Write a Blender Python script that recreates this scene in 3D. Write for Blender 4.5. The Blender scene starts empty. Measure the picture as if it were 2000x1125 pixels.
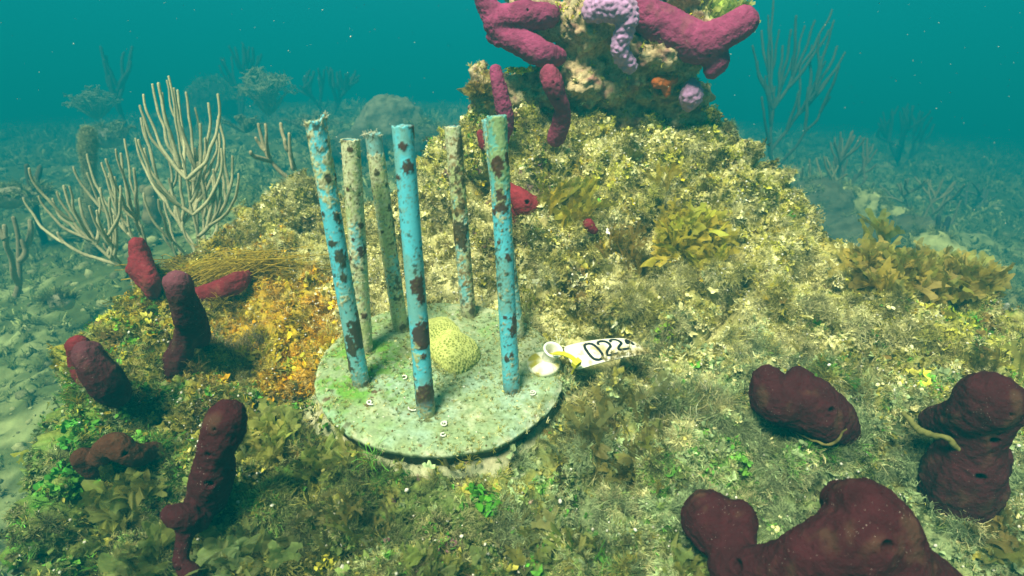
import bpy, math, random
import numpy as np
from mathutils import Vector

random.seed(7)
RNG = np.random.default_rng(11)
SC = bpy.context.scene
COLL = SC.collection

# ------------------------------------------------------------------ camera
F = 1100.0                       # focal length in pixels of the 2000-px frame
PITCH = math.radians(16.8)
CAM = np.array([0.0, 0.0, 0.25])
FW = np.array([0, math.cos(PITCH), -math.sin(PITCH)])
UP = np.array([0, math.sin(PITCH), math.cos(PITCH)])
cd = bpy.data.cameras.new('camera')
cam = bpy.data.objects.new('camera', cd)
COLL.objects.link(cam)
cam.location = CAM
cam.rotation_euler = (math.pi / 2 - PITCH, 0, 0)
cd.sensor_width = 36
cd.lens = 36 * F / 2000
cd.clip_start = 0.01
cd.clip_end = 200
cd.dof.use_dof = True
cd.dof.focus_distance = 0.64
cd.dof.aperture_fstop = 9
SC.camera = cam

# ------------------------------------------------------------------ light
SC.view_settings.view_transform = 'Standard'
SC.view_settings.look = 'None'
SC.view_settings.exposure = 1.48
SC.view_settings.gamma = 1.0
SUN_EL, SUN_AZ = math.radians(54), math.radians(205)     # azimuth clockwise from +y: behind the camera, to the left
w = bpy.data.worlds.new('World')
SC.world = w
w.use_nodes = True
nt = w.node_tree
nt.nodes.clear()
wo = nt.nodes.new('ShaderNodeOutputWorld')
bg = nt.nodes.new('ShaderNodeBackground')
tc = nt.nodes.new('ShaderNodeTexCoord')
sx = nt.nodes.new('ShaderNodeSeparateXYZ')
rp = nt.nodes.new('ShaderNodeValToRGB')
mr = nt.nodes.new('ShaderNodeMapRange')
mr.inputs['From Min'].default_value = -1
nt.links.new(tc.outputs['Generated'], sx.inputs[0])
nt.links.new(sx.outputs['Z'], mr.inputs[0])
nt.links.new(mr.outputs[0], rp.inputs[0])
nt.links.new(rp.outputs[0], bg.inputs[0])
nt.links.new(bg.outputs[0], wo.inputs[0])
e = rp.color_ramp.elements
e[0].position = 0.35; e[0].color = (0.002, 0.10, 0.11, 1)
e[1].position = 1.0;  e[1].color = (0.24, 0.33, 0.26, 1)
k = e.new(0.56); k.color = (0.004, 0.205, 0.255, 1)
k = e.new(0.72); k.color = (0.03, 0.30, 0.30, 1)
bg.inputs[1].default_value = 0.58
sd = bpy.data.lights.new('sun', 'SUN')
sun = bpy.data.objects.new('sun', sd)
COLL.objects.link(sun)
sd.energy = 5.0
sd.angle = math.radians(18)
sd.color = (1.0, 0.95, 0.70)
sdir = Vector((math.sin(SUN_AZ) * math.cos(SUN_EL), math.cos(SUN_AZ) * math.cos(SUN_EL), math.sin(SUN_EL)))
sun.rotation_euler = sdir.to_track_quat('Z', 'Y').to_euler()
SC.cycles.max_bounces = 6
SC.cycles.diffuse_bounces = 3
SC.cycles.glossy_bounces = 2
SC.cycles.transmission_bounces = 4
SC.cycles.transparent_max_bounces = 14
SC.cycles.volume_bounces = 0
HAZE_SIGMA = 0.345
HAZE_COL = (0.0025, 0.285, 0.365)

# ------------------------------------------------------------------ maths
def ray(px, py):
    dx = (px - 1000) / F; dv = (562.5 - py) / F
    return np.array([dx, 0, 0]) + FW + dv * UP
def P(px, py, Y):
    d = ray(px, py)
    return CAM + d * (Y / d[1])
def proj(p):
    d = p - CAM
    t = d @ FW
    t = np.where(np.abs(t) < 1e-6, 1e-6, t)
    return np.stack([1000 + F * d[..., 0] / t, 562.5 - F * (d @ UP) / t, t], -1)
def unit(v):
    return v / np.maximum(np.linalg.norm(v, axis=-1, keepdims=True), 1e-12)
def sstep(a, b, x):
    t = np.clip((x - a) / (b - a), 0, 1)
    return t * t * (3 - 2 * t)
def _h(ix, iy, iz, s):
    h = (ix.astype(np.uint32) * np.uint32(374761393) + iy.astype(np.uint32) * np.uint32(668265263)
         + iz.astype(np.uint32) * np.uint32(2147483647) + np.uint32((s * 1274126177) & 0xffffffff))
    h = (h ^ (h >> np.uint32(13))) * np.uint32(1274126177)
    h = (h ^ (h >> np.uint32(16))) * np.uint32(2246822519)
    return h ^ (h >> np.uint32(15))
def _r(h):
    return (h & np.uint32(0xffffff)).astype(np.float64) / 16777215.0
def noise(p, s=0):
    """value-gradient noise, about -1..1"""
    i = np.floor(p).astype(np.int64); f = p - i
    u = f * f * f * (f * (f * 6 - 15) + 10)
    out = 0
    for a in (0, 1):
        for b in (0, 1):
            for c in (0, 1):
                h = _h(i[:, 0] + a, i[:, 1] + b, i[:, 2] + c, s)
                gx = _r(h) * 2 - 1; gy = _r(h * np.uint32(747796405) + np.uint32(1)) * 2 - 1
                gz = _r(h * np.uint32(2891336453) + np.uint32(7)) * 2 - 1
                d = gx * (f[:, 0] - a) + gy * (f[:, 1] - b) + gz * (f[:, 2] - c)
                wgt = (u[:, 0] if a else 1 - u[:, 0]) * (u[:, 1] if b else 1 - u[:, 1]) * (u[:, 2] if c else 1 - u[:, 2])
                out = out + wgt * d
    return out * 1.5
def fbm(p, sc, o=4, s=0, g=0.5):
    t = 0; a = 1; n = 0
    for k in range(o):
        t = t + a * noise(p * sc + 17.3 * k, s + k); n += a; a *= g; sc *= 2.03
    return t / n
def billow(p, sc, o=3, s=0):
    t = 0; a = 1; n = 0
    for k in range(o):
        t = t + a * (np.abs(noise(p * sc + 9.1 * k, s + k)) * 2 - 0.6); n += a; a *= 0.5; sc *= 2.1
    return t / n
def worley(p, sc, s=0):
    q = p * sc; i = np.floor(q).astype(np.int64)
    d1 = np.full(len(p), 9.0); d2 = d1.copy(); cid = np.zeros(len(p))
    for a in (-1, 0, 1):
        for b in (-1, 0, 1):
            for c in (-1, 0, 1):
                j = i + np.array([a, b, c])
                h = _h(j[:, 0], j[:, 1], j[:, 2], s)
                o = np.stack([_r(h), _r(h * np.uint32(747796405) + np.uint32(1)), _r(h * np.uint32(2891336453) + np.uint32(7))], 1)
                d = np.linalg.norm(j + o - q, axis=1)
                n = d < d1
                d2 = np.where(n, d1, np.minimum(d2, d)); cid = np.where(n, _r(h * np.uint32(97) + np.uint32(3)), cid); d1 = np.where(n, d, d1)
    return d1, d2, cid
def catmull(pts, n):
    pts = np.asarray(pts, float)
    if len(pts) == 2:
        t = np.linspace(0, 1, n)[:, None]
        return pts[0] * (1 - t) + pts[1] * t
    q = np.vstack([2 * pts[0] - pts[1], pts, 2 * pts[-1] - pts[-2]])
    m = len(pts) - 1
    u = np.linspace(0, m - 1e-6, n); k = u.astype(int); t = (u - k)[:, None]
    a, b, c, d = q[k], q[k + 1], q[k + 2], q[k + 3]
    return 0.5 * (2 * b + (c - a) * t + (2 * a - 5 * b + 4 * c - d) * t * t + (3 * b - a - 3 * c + d) * t ** 3)

# ------------------------------------------------------------------ mesh builders
def mesh(name, V, faces, mat=None, col=None, smooth=True, parent=None):
    """faces: list of (m,k) index arrays"""
    me = bpy.data.meshes.new(name)
    V = np.ascontiguousarray(V, np.float32)
    faces = [np.asarray(f, np.int32) for f in faces if len(f)]
    loops = np.concatenate([f.ravel() for f in faces])
    tot = np.concatenate([np.full(len(f), f.shape[1], np.int32) for f in faces])
    st = np.concatenate([[0], np.cumsum(tot)[:-1]]).astype(np.int32)
    me.vertices.add(len(V)); me.vertices.foreach_set('co', V.ravel())
    me.loops.add(len(loops)); me.loops.foreach_set('vertex_index', loops)
    me.polygons.add(len(tot)); me.polygons.foreach_set('loop_start', st)
    me.polygons.foreach_set('use_smooth', np.full(len(tot), smooth, bool))
    me.update(calc_edges=True)
    if col is not None:
        c = np.ones((len(V), 4), np.float32); c[:, :3] = np.clip(col, 0, 1)
        a = me.color_attributes.new('Col', 'FLOAT_COLOR', 'POINT')
        a.data.foreach_set('color', c.ravel())
    if mat: me.materials.append(mat)
    o = bpy.data.objects.new(name, me)
    COLL.objects.link(o)
    if parent: o.parent = parent
    return o
def tag(o, label, cat, group=None, kind=None):
    if label: o['label'] = label
    if cat: o['category'] = cat
    if group: o['group'] = group
    if kind: o['kind'] = kind
    return o
def recenter(o, p):
    """put the object's origin at p without moving its mesh"""
    p = np.asarray(p, float)
    n = len(o.data.vertices); v = np.empty(n * 3, np.float32)
    o.data.vertices.foreach_get('co', v)
    o.data.vertices.foreach_set('co', (v.reshape(-1, 3) - p).astype(np.float32).ravel())
    o.location = p
    return o
class Acc:
    def __init__(s): s.V = []; s.F = {}; s.C = []; s.n = 0
    def add(s, V, Fs, col=None):
        V = np.asarray(V, float); s.V.append(V)
        for f in Fs:
            f = np.asarray(f)
            if len(f): s.F.setdefault(f.shape[1], []).append(f + s.n)
        if col is not None:
            s.C.append(np.broadcast_to(np.asarray(col, float), (len(V), 3)))
        s.n += len(V)
    def build(s, name, mat, smooth=True, parent=None):
        return mesh(name, np.concatenate(s.V), [np.concatenate(f) for f in s.F.values()], mat,
                    np.concatenate(s.C) if s.C else None, smooth, parent)
def grid_faces(nu, nv, wrap=False):
    i = np.arange(nu - 1)[:, None]; j = np.arange(nv if wrap else nv - 1)[None]
    a = i * nv + j; b = i * nv + (j + 1) % nv; c = (i + 1) * nv + (j + 1) % nv; d = (i + 1) * nv + j
    return np.stack([a, b, c, d], -1).reshape(-1, 4)
def frames(pts):
    T = unit(np.gradient(pts, axis=0))
    ref = np.array([0.31, 0.95, 0.08]); N = []
    n = unit(np.cross(T[0], ref))
    for t in T:
        n = unit(n - t * (n @ t)); N.append(n)
    N = np.array(N)
    return T, N, np.cross(T, N)
def tube(pts, rad, sides=8, cap=True):
    pts = np.asarray(pts, float); rad = np.asarray(rad, float)
    if cap:                                     # rounded tip
        t = unit(pts[-1] - pts[-2]); r = rad[-1]
        ex = [(0.5, .86), (0.8, .6), (0.97, .22)]
        pts = np.vstack([pts] + [pts[-1:] + t * r * a for a, _ in ex])
        rad = np.concatenate([rad, [r * b for _, b in ex]])
    T, N, B = frames(pts)
    a = np.linspace(0, 2 * np.pi, sides, endpoint=False)
    V = pts[:, None] + rad[:, None, None] * (np.cos(a)[None, :, None] * N[:, None] + np.sin(a)[None, :, None] * B[:, None])
    n = len(pts)
    fs = [grid_faces(n, sides, True)]
    fs.append((n - 1) * sides + np.arange(sides)[None])
    return V.reshape(-1, 3), fs
def ico(sub):
    import bmesh
    bm = bmesh.new(); bmesh.ops.create_icosphere(bm, subdivisions=sub, radius=1)
    V = np.array([v.co[:] for v in bm.verts]); Fc = np.array([[v.index for v in f.verts] for f in bm.faces])
    bm.free(); return V, Fc
ICO1, ICO2, ICO3 = ico(1), ico(2), ico(3)
def fuse(blobs, voxel, smooth=6):
    """one continuous skin over many overlapping balls (centre, radius[3])"""
    A = Acc()
    for c, r in blobs: A.add(ICO2[0] * r + c, [ICO2[1]])
    o = A.build('tmp', None)
    m = o.modifiers.new('r', 'REMESH'); m.mode = 'VOXEL'; m.voxel_size = voxel
    if smooth:
        q = o.modifiers.new('s', 'SMOOTH'); q.iterations = smooth; q.factor = 0.5
    dg = bpy.context.evaluated_depsgraph_get(); ev = o.evaluated_get(dg); me = ev.to_mesh()
    n = len(me.vertices); V = np.empty(n * 3, np.float32); me.vertices.foreach_get('co', V); V = V.reshape(-1, 3).astype(float)
    N = np.empty(n * 3, np.float32); me.vertices.foreach_get('normal', N); N = N.reshape(-1, 3).astype(float)
    ls = np.empty(len(me.loops), np.int32); me.loops.foreach_get('vertex_index', ls)
    tt = np.empty(len(me.polygons), np.int32); me.polygons.foreach_get('loop_total', tt)
    st = np.empty(len(me.polygons), np.int32); me.polygons.foreach_get('loop_start', st)
    fs = [ls[st[tt == k][:, None] + np.arange(k)] for k in np.unique(tt)]
    ev.to_mesh_clear()
    d = o.data; bpy.data.objects.remove(o); bpy.data.meshes.remove(d)
    return V, N, fs
def normals(V, fs):
    N = np.zeros_like(V)
    for f in fs:
        a, b, c = V[f[:, 0]], V[f[:, 1]], V[f[:, 2]]
        n = np.cross(b - a, c - a) if f.shape[1] == 3 else np.cross(c - a, V[f[:, 3]] - b)
        for k in range(f.shape[1]): np.add.at(N, f[:, k], n)
    return unit(N)

# ------------------------------------------------------------------ materials
def mat(name, base=None, rough=0.8, attr=True, trans=0.0, bump=0.0, bscale=300, var=0.25, vscale=120, spec=0.15, sheen=0.0, speck=None, thin=0.0):
    m = bpy.data.materials.new(name); m.use_nodes = True
    t = m.node_tree; t.nodes.clear(); L = t.links.new
    out = t.nodes.new('ShaderNodeOutputMaterial'); b = t.nodes.new('ShaderNodeBsdfPrincipled')
    b.inputs['Roughness'].default_value = rough; b.inputs['Specular IOR Level'].default_value = spec
    if sheen:
        b.inputs['Sheen Weight'].default_value = sheen; b.inputs['Sheen Roughness'].default_value = 0.5
    co = t.nodes.new('ShaderNodeNewGeometry')
    if attr:
        a = t.nodes.new('ShaderNodeVertexColor'); a.layer_name = 'Col'; c = a.outputs['Color']
    else:
        a = t.nodes.new('ShaderNodeRGB'); a.outputs[0].default_value = (*base, 1); c = a.outputs[0]
    if var:
        n = t.nodes.new('ShaderNodeTexNoise'); n.inputs['Scale'].default_value = vscale; n.inputs['Detail'].default_value = 4
        L(co.outputs['Position'], n.inputs['Vector'])
        mp = t.nodes.new('ShaderNodeMapRange'); mp.inputs[1].default_value = .3; mp.inputs[2].default_value = .7
        mp.inputs[3].default_value = 1 - var; mp.inputs[4].default_value = 1 + var
        L(n.outputs['Fac'], mp.inputs[0])
        mx = t.nodes.new('ShaderNodeVectorMath'); mx.operation = 'SCALE'
        L(c, mx.inputs[0]); L(mp.outputs[0], mx.inputs['Scale']); c = mx.outputs[0]
    if speck:                                                      # sand grains caught on the surface
        vo = t.nodes.new('ShaderNodeTexVoronoi'); vo.inputs['Scale'].default_value = speck[0]
        L(co.outputs['Position'], vo.inputs['Vector'])
        n2 = t.nodes.new('ShaderNodeTexNoise'); n2.inputs['Scale'].default_value = speck[0] * .12
        L(co.outputs['Position'], n2.inputs['Vector'])
        th = t.nodes.new('ShaderNodeMapRange'); th.inputs[1].default_value = .45; th.inputs[2].default_value = .8
        th.inputs[3].default_value = 0.02; th.inputs[4].default_value = speck[1]
        L(n2.outputs['Fac'], th.inputs[0])
        lt = t.nodes.new('ShaderNodeMath'); lt.operation = 'LESS_THAN'
        L(vo.outputs['Distance'], lt.inputs[0]); L(th.outputs[0], lt.inputs[1])
        m3 = t.nodes.new('ShaderNodeMix'); m3.data_type = 'RGBA'
        L(lt.outputs[0], m3.inputs[0]); L(c, m3.inputs[6]); m3.inputs[7].default_value = (*speck[2], 1)
        c = m3.outputs[2]
    L(c, b.inputs['Base Color'])
    if bump:
        n = t.nodes.new('ShaderNodeTexNoise'); n.inputs['Scale'].default_value = bscale; n.inputs['Detail'].default_value = 5
        L(co.outputs['Position'], n.inputs['Vector'])
        bp = t.nodes.new('ShaderNodeBump'); bp.inputs['Strength'].default_value = bump; bp.inputs['Distance'].default_value = 0.6 / bscale
        L(n.outputs['Fac'], bp.inputs['Height']); L(bp.outputs[0], b.inputs['Normal'])
    s = b.outputs[0]
    if trans:
        tr = t.nodes.new('ShaderNodeBsdfTranslucent'); L(c, tr.inputs[0])
        ms = t.nodes.new('ShaderNodeMixShader'); ms.inputs[0].default_value = trans
        L(s, ms.inputs[1]); L(tr.outputs[0], ms.inputs[2]); s = ms.outputs[0]
    if thin:
        tp = t.nodes.new('ShaderNodeBsdfTransparent'); m4 = t.nodes.new('ShaderNodeMixShader'); m4.inputs[0].default_value = thin
        L(s, m4.inputs[1]); L(tp.outputs[0], m4.inputs[2]); s = m4.outputs[0]
    L(s, out.inputs[0])
    return m
M_ROCK = mat('reef_rock', bump=.8, bscale=500, var=.35, vscale=260, rough=.9)
M_TURF = mat('turf_algae', trans=.12, var=.2, vscale=200, rough=.8)
M_LEAF = mat('leafy_algae', thin=.28, trans=.45, var=.18, vscale=170, rough=.55, spec=.25, speck=(620, .22, (.45, .46, .33)))
M_GRIT = mat('shell_grit', rough=.6, var=.12)
M_SEABED = mat('seabed_sand', bump=.6, bscale=60, var=.3, vscale=25, rough=.95)
M_SPONGE = mat('rope_sponge', bump=.9, bscale=360, var=.22, vscale=90, rough=.95, sheen=0.0, spec=.05, speck=(470, .17, (.42, .38, .33)))
M_LILAC = mat('lilac_sponge', bump=.5, bscale=500, var=.15, rough=.85, sheen=.2)
M_PIPE = mat('blue_plastic_pipe', var=.06, vscale=300, rough=.5, spec=.3, bump=.15, bscale=900)
M_CEMENT = mat('cement', bump=.7, bscale=700, var=.18, vscale=400, rough=.9)
M_CORAL = mat('stony_coral', bump=.2, bscale=900, var=.12, vscale=300, rough=.75)
M_GORG = mat('sea_rod', bump=.5, bscale=700, var=.2, vscale=300, rough=.85)
M_WHITE = mat('white_plastic', attr=True, var=.08, vscale=200, rough=.45, spec=.3)
M_INK = mat('black_ink', base=(.012, .018, .022), attr=False, var=.3, vscale=900, rough=.6)
M_TIE = mat('yellow_nylon', base=(.78, .72, .03), attr=False, var=.15, vscale=260, rough=.45, spec=.3)

# ------------------------------------------------------------------ palette (linear albedo)
PAL = dict(cream=(.78, .74, .35), tan=(.45, .42, .12), olive=(.30, .285, .05), yg=(.50, .50, .06), green=(.10, .30, .035),
           brown=(.16, .115, .028), orange=(.54, .30, .015), gold=(.52, .40, .025), grey=(.27, .36, .17), dark=(.055, .06, .02),
           pink=(.34, .17, .19), white=(.75, .74, .62), moss=(.115, .165, .04))
PN = list(PAL); PC = np.array([PAL[k] for k in PN])
ZONES = [((1150, 270), dict(yg=.9, cream=.8, olive=.6, brown=.45, green=.35, tan=.4)),  # zone tones also paint the brighter centre and the darker bottom and corners
         ((900, 290), dict(yg=.9, brown=.7, olive=.7, green=.4, cream=.4, gold=.4)),
         ((1420, 330), dict(yg=.7, cream=.6, olive=.7, brown=.4, tan=.5)),
         ((1080, 380), dict(cream=.7, olive=.7, gold=.7, tan=.5, pink=.3)),
         ((1300, 500), dict(gold=.6, olive=.8, cream=.9, tan=.7, brown=.35)),
         ((1550, 480), dict(cream=.9, olive=.7, tan=.6, gold=.4, yg=.3)),
         ((1700, 640), dict(cream=.9, olive=.7, tan=.6, yg=.4, green=.25, brown=.3)),
         ((1130, 570), dict(tan=.9, cream=.8, brown=.7, olive=.5, orange=.15)),
         ((1400, 680), dict(cream=.9, tan=.6, olive=.6, grey=.4, brown=.3)),
         ((1930, 620), dict(olive=.7, brown=.5, green=.45, yg=.3, cream=.4)),
         ((1450, 900), dict(grey=1.8, green=.7, cream=.25, moss=.7, dark=.3), 150, 1.6),
         ((1750, 920), dict(grey=1.3, olive=.4, moss=.6, cream=.3, dark=.2), 140, 1.3),
         ((1200, 780), dict(olive=.7, grey=1.0, tan=.4, cream=.4, brown=.3)),
         ((900, 1020), dict(moss=1.1, grey=.5, olive=.7, green=.4, dark=.6, pink=.2)),
         ((1200, 1050), dict(moss=1.0, grey=1.0, olive=.4, cream=.25, green=.4, dark=.3)),
         ((500, 1020), dict(moss=1., olive=.6, dark=.7, green=.35)),
         ((230, 1000), dict(moss=.9, green=.5, dark=.7, olive=.4)),
         ((230, 620), dict(gold=.7, olive=.7, yg=.5, brown=.6, green=.3)),
         ((220, 800), dict(moss=.8, green=.6, olive=.5, grey=.5, yg=.2)),
         ((565, 640), dict(orange=2.4, gold=1.2, brown=.2), 62, 3.4), ((520, 590), dict(gold=1.6, orange=.9, cream=.4), 70, 1.5),
         ((470, 560), dict(gold=.9, brown=.6, orange=.4, olive=.4)),
         ((460, 720), dict(brown=.6, olive=.7, green=.4, tan=.4, dark=.4)),
         ((790, 560), dict(cream=1.6, tan=.4, white=.4)),
         ((900, 470), dict(cream=1.0, tan=.6, olive=.5, pink=.35, brown=.3)),
         ((560, 400), dict(olive=.8, tan=.8, cream=.5, brown=.5, yg=.2)),
         ((680, 470), dict(cream=.9, tan=.8, olive=.4, gold=.3))]
def palette(p, seed=0, sharp=2.6, sc=28):
    q = proj(p)[:, :2]
    W = np.zeros((len(p), len(PN)))
    for (c, d, *o) in ZONES:
        sg, gn = o if o else (125.0, 1.0)
        g = gn * np.exp(-((q - np.array(c)) ** 2).sum(1) / (2 * sg ** 2)) + 1e-9
        for k_, v in d.items(): W[:, PN.index(k_)] += g * v
    W /= W.sum(1, keepdims=True) + 1e-12
    S = np.empty_like(W)
    for k_ in range(len(PN)):
        S[:, k_] = np.log(W[:, k_] + 1e-5) + sharp * (fbm(p, sc, 3, 100 + k_ + seed) * 1.3 + .35 * noise(p * 190, 200 + k_ + seed))
    return S
def pick(p, seed=0, jitter=.9, sharp=2.6, sc=28):
    S = palette(p, seed, sharp, sc) + RNG.gumbel(size=(len(p), len(PN))) * jitter * .45
    k = 1 + .75 * fbm(p, 13, 3, 555) + .45 * fbm(p, 48, 2, 559)               # patchy light and dark painted into the turf to deepen contrast
    return PC[S.argmax(1)] * (np.clip(k, .3, 1.7) * np.exp(RNG.normal(0, .22, len(p))))[:, None]
def blend(p, seed=0):
    S = palette(p, seed) * 1.6
    E_ = np.exp(S - S.max(1, keepdims=True)); E_ /= E_.sum(1, keepdims=True)
    return E_ @ PC

# ------------------------------------------------------------------ terrain
PLC = np.array([-.0724, .535, .008]); PLN = unit(np.array([.054, -.222, 1.0])); PLR = .125
PLU = unit(np.cross([0, 1, 0], PLN)); PLV = np.cross(PLN, PLU)
CT = [(1000, 1125, .33), (600, 1125, .33), (300, 1125, .34), (1600, 1125, .33), (1990, 1125, .35), (1400, 900, .41), (1700, 950, .40),
      (1300, 760, .49), (1700, 750, .50), (2000, 800, .47), (1200, 640, .585), (1500, 600, .62), (1800, 620, .60), (1950, 620, .62),
      (1200, 500, .67), (1500, 450, .73), (1650, 500, .72), (1050, 500, .66), (850, 520, .71), (790, 560, .68), (700, 500, .76), (690, 430, .85),
      (1200, 350, .76), (1000, 330, .79), (1400, 330, .79), (1200, 225, .86), (1380, 225, .88), (950, 215, .88), (870, 240, .89), (830, 310, .88),
      (860, 400, .80), (1490, 275, .88), (1570, 360, .85), (1680, 470, .78), (1780, 510, .73), (1900, 570, .67),
      (560, 345, .97), (480, 400, .95), (650, 360, .98), (760, 400, .96), (620, 450, .86), (550, 520, .76), (400, 545, .73), (250, 580, .68), (180, 640, .60),
      (300, 700, .53), (150, 800, .47), (400, 850, .45), (150, 950, .41), (350, 1000, .385), (120, 1100, .36), (520, 700, .54), (640, 950, .39)]
CW = np.array([P(*c) for c in CT])
for r_, k_ in ((0.0, 1), (.07, 6), (.115, 10)):                         # bed of the cement disc
    for a_ in np.linspace(0, 2 * np.pi, k_, endpoint=False):
        q_ = PLC - PLN * .030 + r_ * (math.cos(a_) * PLU + math.sin(a_) * PLV)
        CW = np.vstack([CW, q_])
CW = np.vstack([CW, [(.75, .3, -.10), (.75, .6, -.02), (-.5, .25, -.16), (0, .2, -.11), (.5, .2, -.12), (.25, 1.1, .22), (-.3, 1.15, .08)]])
def _tps(r2): return 0.5 * r2 * np.log(r2 + 1e-9)
_n = len(CW)
_K = np.zeros((_n + 3, _n + 3))
_K[:_n, :_n] = _tps(((CW[:, None, :2] - CW[None, :, :2]) ** 2).sum(-1)) + np.eye(_n) * 6e-4
_K[:_n, _n] = 1; _K[:_n, _n + 1:] = CW[:, :2]; _K[_n, :_n] = 1; _K[_n + 1:, :_n] = CW[:, :2].T
_cf = np.linalg.solve(_K, np.concatenate([CW[:, 2], np.zeros(3)]))
POLY = np.array([P(*c)[:2] for c in [(470, 395, .98), (330, 520, .80), (200, 585, .70), (135, 680, .57), (120, 800, .475), (90, 950, .42), (60, 1100, .365)]]
                + [(-.36, .1), (.8, .1), (.8, .55)] + [P(*c)[:2] for c in [(2020, 635, .64), (1905, 560, .685), (1800, 500, .75), (1685, 460, .79), (1565, 350, .87),
                   (1490, 262, .90), (1380, 205, .94), (1200, 200, .95), (960, 200, .94), (865, 225, .94), (815, 320, .93), (760, 380, 1.02), (640, 335, 1.03), (540, 335, 1.02)]])
def poly_sd(q):
    d = np.full(len(q), 9.0); ins = np.zeros(len(q), bool)
    for i in range(len(POLY)):
        a, b = POLY[i], POLY[(i + 1) % len(POLY)]
        ab = b - a; t = np.clip(((q - a) @ ab) / (ab @ ab), 0, 1)
        d = np.minimum(d, np.linalg.norm(q - a - t[:, None] * ab, axis=1))
        c = (a[1] > q[:, 1]) != (b[1] > q[:, 1])
        xx = a[0] + (q[:, 1] - a[1]) / (b[1] - a[1] + 1e-12) * (b[0] - a[0])
        ins ^= c & (q[:, 0] < xx)
    return np.where(ins, -d, d)
def hm(q):
    q = np.asarray(q, float); out = np.empty(len(q))
    for s in range(0, len(q), 20000):
        c = q[s:s + 20000]
        out[s:s + 20000] = _tps(((c[:, None] - CW[None, :, :2]) ** 2).sum(-1)) @ _cf[:_n] + _cf[_n] + c @ _cf[_n + 1:]
    d = poly_sd(q)
    return out - .75 * (1 - np.exp(-(np.maximum(d + .015, 0) / .16) ** 1.7))
def G(px, py, t0=.25, t1=1.4):
    """where the sight line meets the reef mound"""
    t = np.linspace(t0, t1, 700); d = ray(px, py); p = CAM + t[:, None] * d
    k = np.nonzero(p[:, 2] < hm(p[:, :2]))[0]
    return p[k[0]] if len(k) else p[-1]
def seabed_z(x, y):
    x = np.asarray(x, float); y = np.asarray(y, float)
    p = np.stack([x, y, 0 * x], 1)
    a = x / np.maximum(y, .6)
    sl = .07 + .095 * np.exp(-((a + .25) / .55) ** 2) - .05 * sstep(.45, 1.1, a)
    z = -.42 + sl * 7.5 * (1 - np.exp(-np.clip(y, 0, 30) / 7.5))
    z += .10 * fbm(p, .55, 3, 31) + .05 * fbm(p, 2.2, 3, 37) + .045 * np.maximum(billow(p, 6, 3, 41), -.1) + .02 * fbm(p, 22, 3, 47)
    z -= .12 * np.exp(-((x + .75) ** 2 + (y - .85) ** 2) / .35 ** 2)
    return z
def B(px, py, t0=.9, t1=14):
    """where the sight line meets the seabed"""
    t = np.geomspace(t0, t1, 700); d = ray(px, py); p = CAM + t[:, None] * d
    k = np.nonzero(p[:, 2] < seabed_z(p[:, 0], p[:, 1]))[0]
    return p[k[0]] if len(k) else p[-1]
def plate_rc(p):
    d = p - PLC
    return np.hypot(d @ PLU, d @ PLV), d @ PLN

# ---- seabed sheet
def build_seabed():
    u = np.linspace(-1, 1, 520); x = np.sinh(u * 4.2) / math.sinh(4.2) * 15
    v = np.linspace(0, 1, 430); y = -2.5 + 17 * (np.exp(2.6 * v) - 1) / (math.exp(2.6) - 1)
    X, Y = np.meshgrid(x, y); X = X.ravel(); Y = Y.ravel()
    Z = seabed_z(X, Y); V = np.stack([X, Y, Z], 1)
    d = fbm(V, 2.0, 4, 61); e_ = fbm(V, 9, 3, 67); g = fbm(V, 35, 2, 71)
    sand = np.array([.36, .43, .17]); algae = np.array([.085, .12, .035]); rub = np.array([.20, .25, .08])
    k1 = sstep(-.32, .08, d + .08 * sstep(1.5, 4, Y) + .6 * e_ + .3 * g)[:, None]; k2 = sstep(-.1, .25, e_ - .3 * d + .4 * g)[:, None]  # more algae tone far off, painting the ground's fade into the haze
    c = sand * (1 - k2) + rub * k2
    c = c * (1 - k1) + algae * k1
    s = np.exp(-((X + .66) ** 2 + (Y - .72) ** 2) / .26 ** 2)[:, None]
    c = c * (1 - s) + (np.array([.27, .33, .15]) * (1 + .35 * g[:, None])) * s
    o = mesh('seabed', V, [grid_faces(430, 520)], M_SEABED, c)
    tag(o, 'sloping green rubble seabed fading into blue-green haze', 'seabed', kind='structure')
build_seabed()

# ---- reef mound
XS = np.arange(-.66, .84, .0026); YS = np.arange(.22, 1.30, .0026)
HOLES = [(1195, 628, .022, .045, .5), (1300, 632, .020, .035, .6), (1400, 318, .020, .05, .8), (1270, 425, .016, .03, .7), (1560, 690, .022, .035, .6), (1650, 575, .018, .035, .6), (1120, 540, .020, .035, .6),
         (1440, 560, .018, .035, .6), (1500, 420, .018, .035, .7), (1100, 330, .016, .03, .7), (930, 330, .020, .04, .8), (1240, 300, .014, .03, .7), (1750, 690, .022, .035, .6), (1880, 640, .02, .035, .6), (590, 430, .022, .035, .6),
         (480, 690, .022, .03, .6), (520, 770, .018, .03, .7), (300, 680, .018, .03, .7), (290, 780, .018, .03, .7), (1290, 730, .016, .03, .6), (1490, 990, .016, .03, .7), (1130, 960, .016, .03, .7), (760, 960, .02, .03, .6), (600, 940, .018, .035, .7),
         (1350, 920, .016, .028, .7), (1620, 930, .016, .028, .7), (1000, 420, .018, .035, .8), (900, 430, .016, .03, .8), (1600, 480, .016, .03, .7), (1330, 560, .016, .03, .6), (240, 900, .016, .03, .7), (330, 950, .016, .03, .7)]
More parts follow.
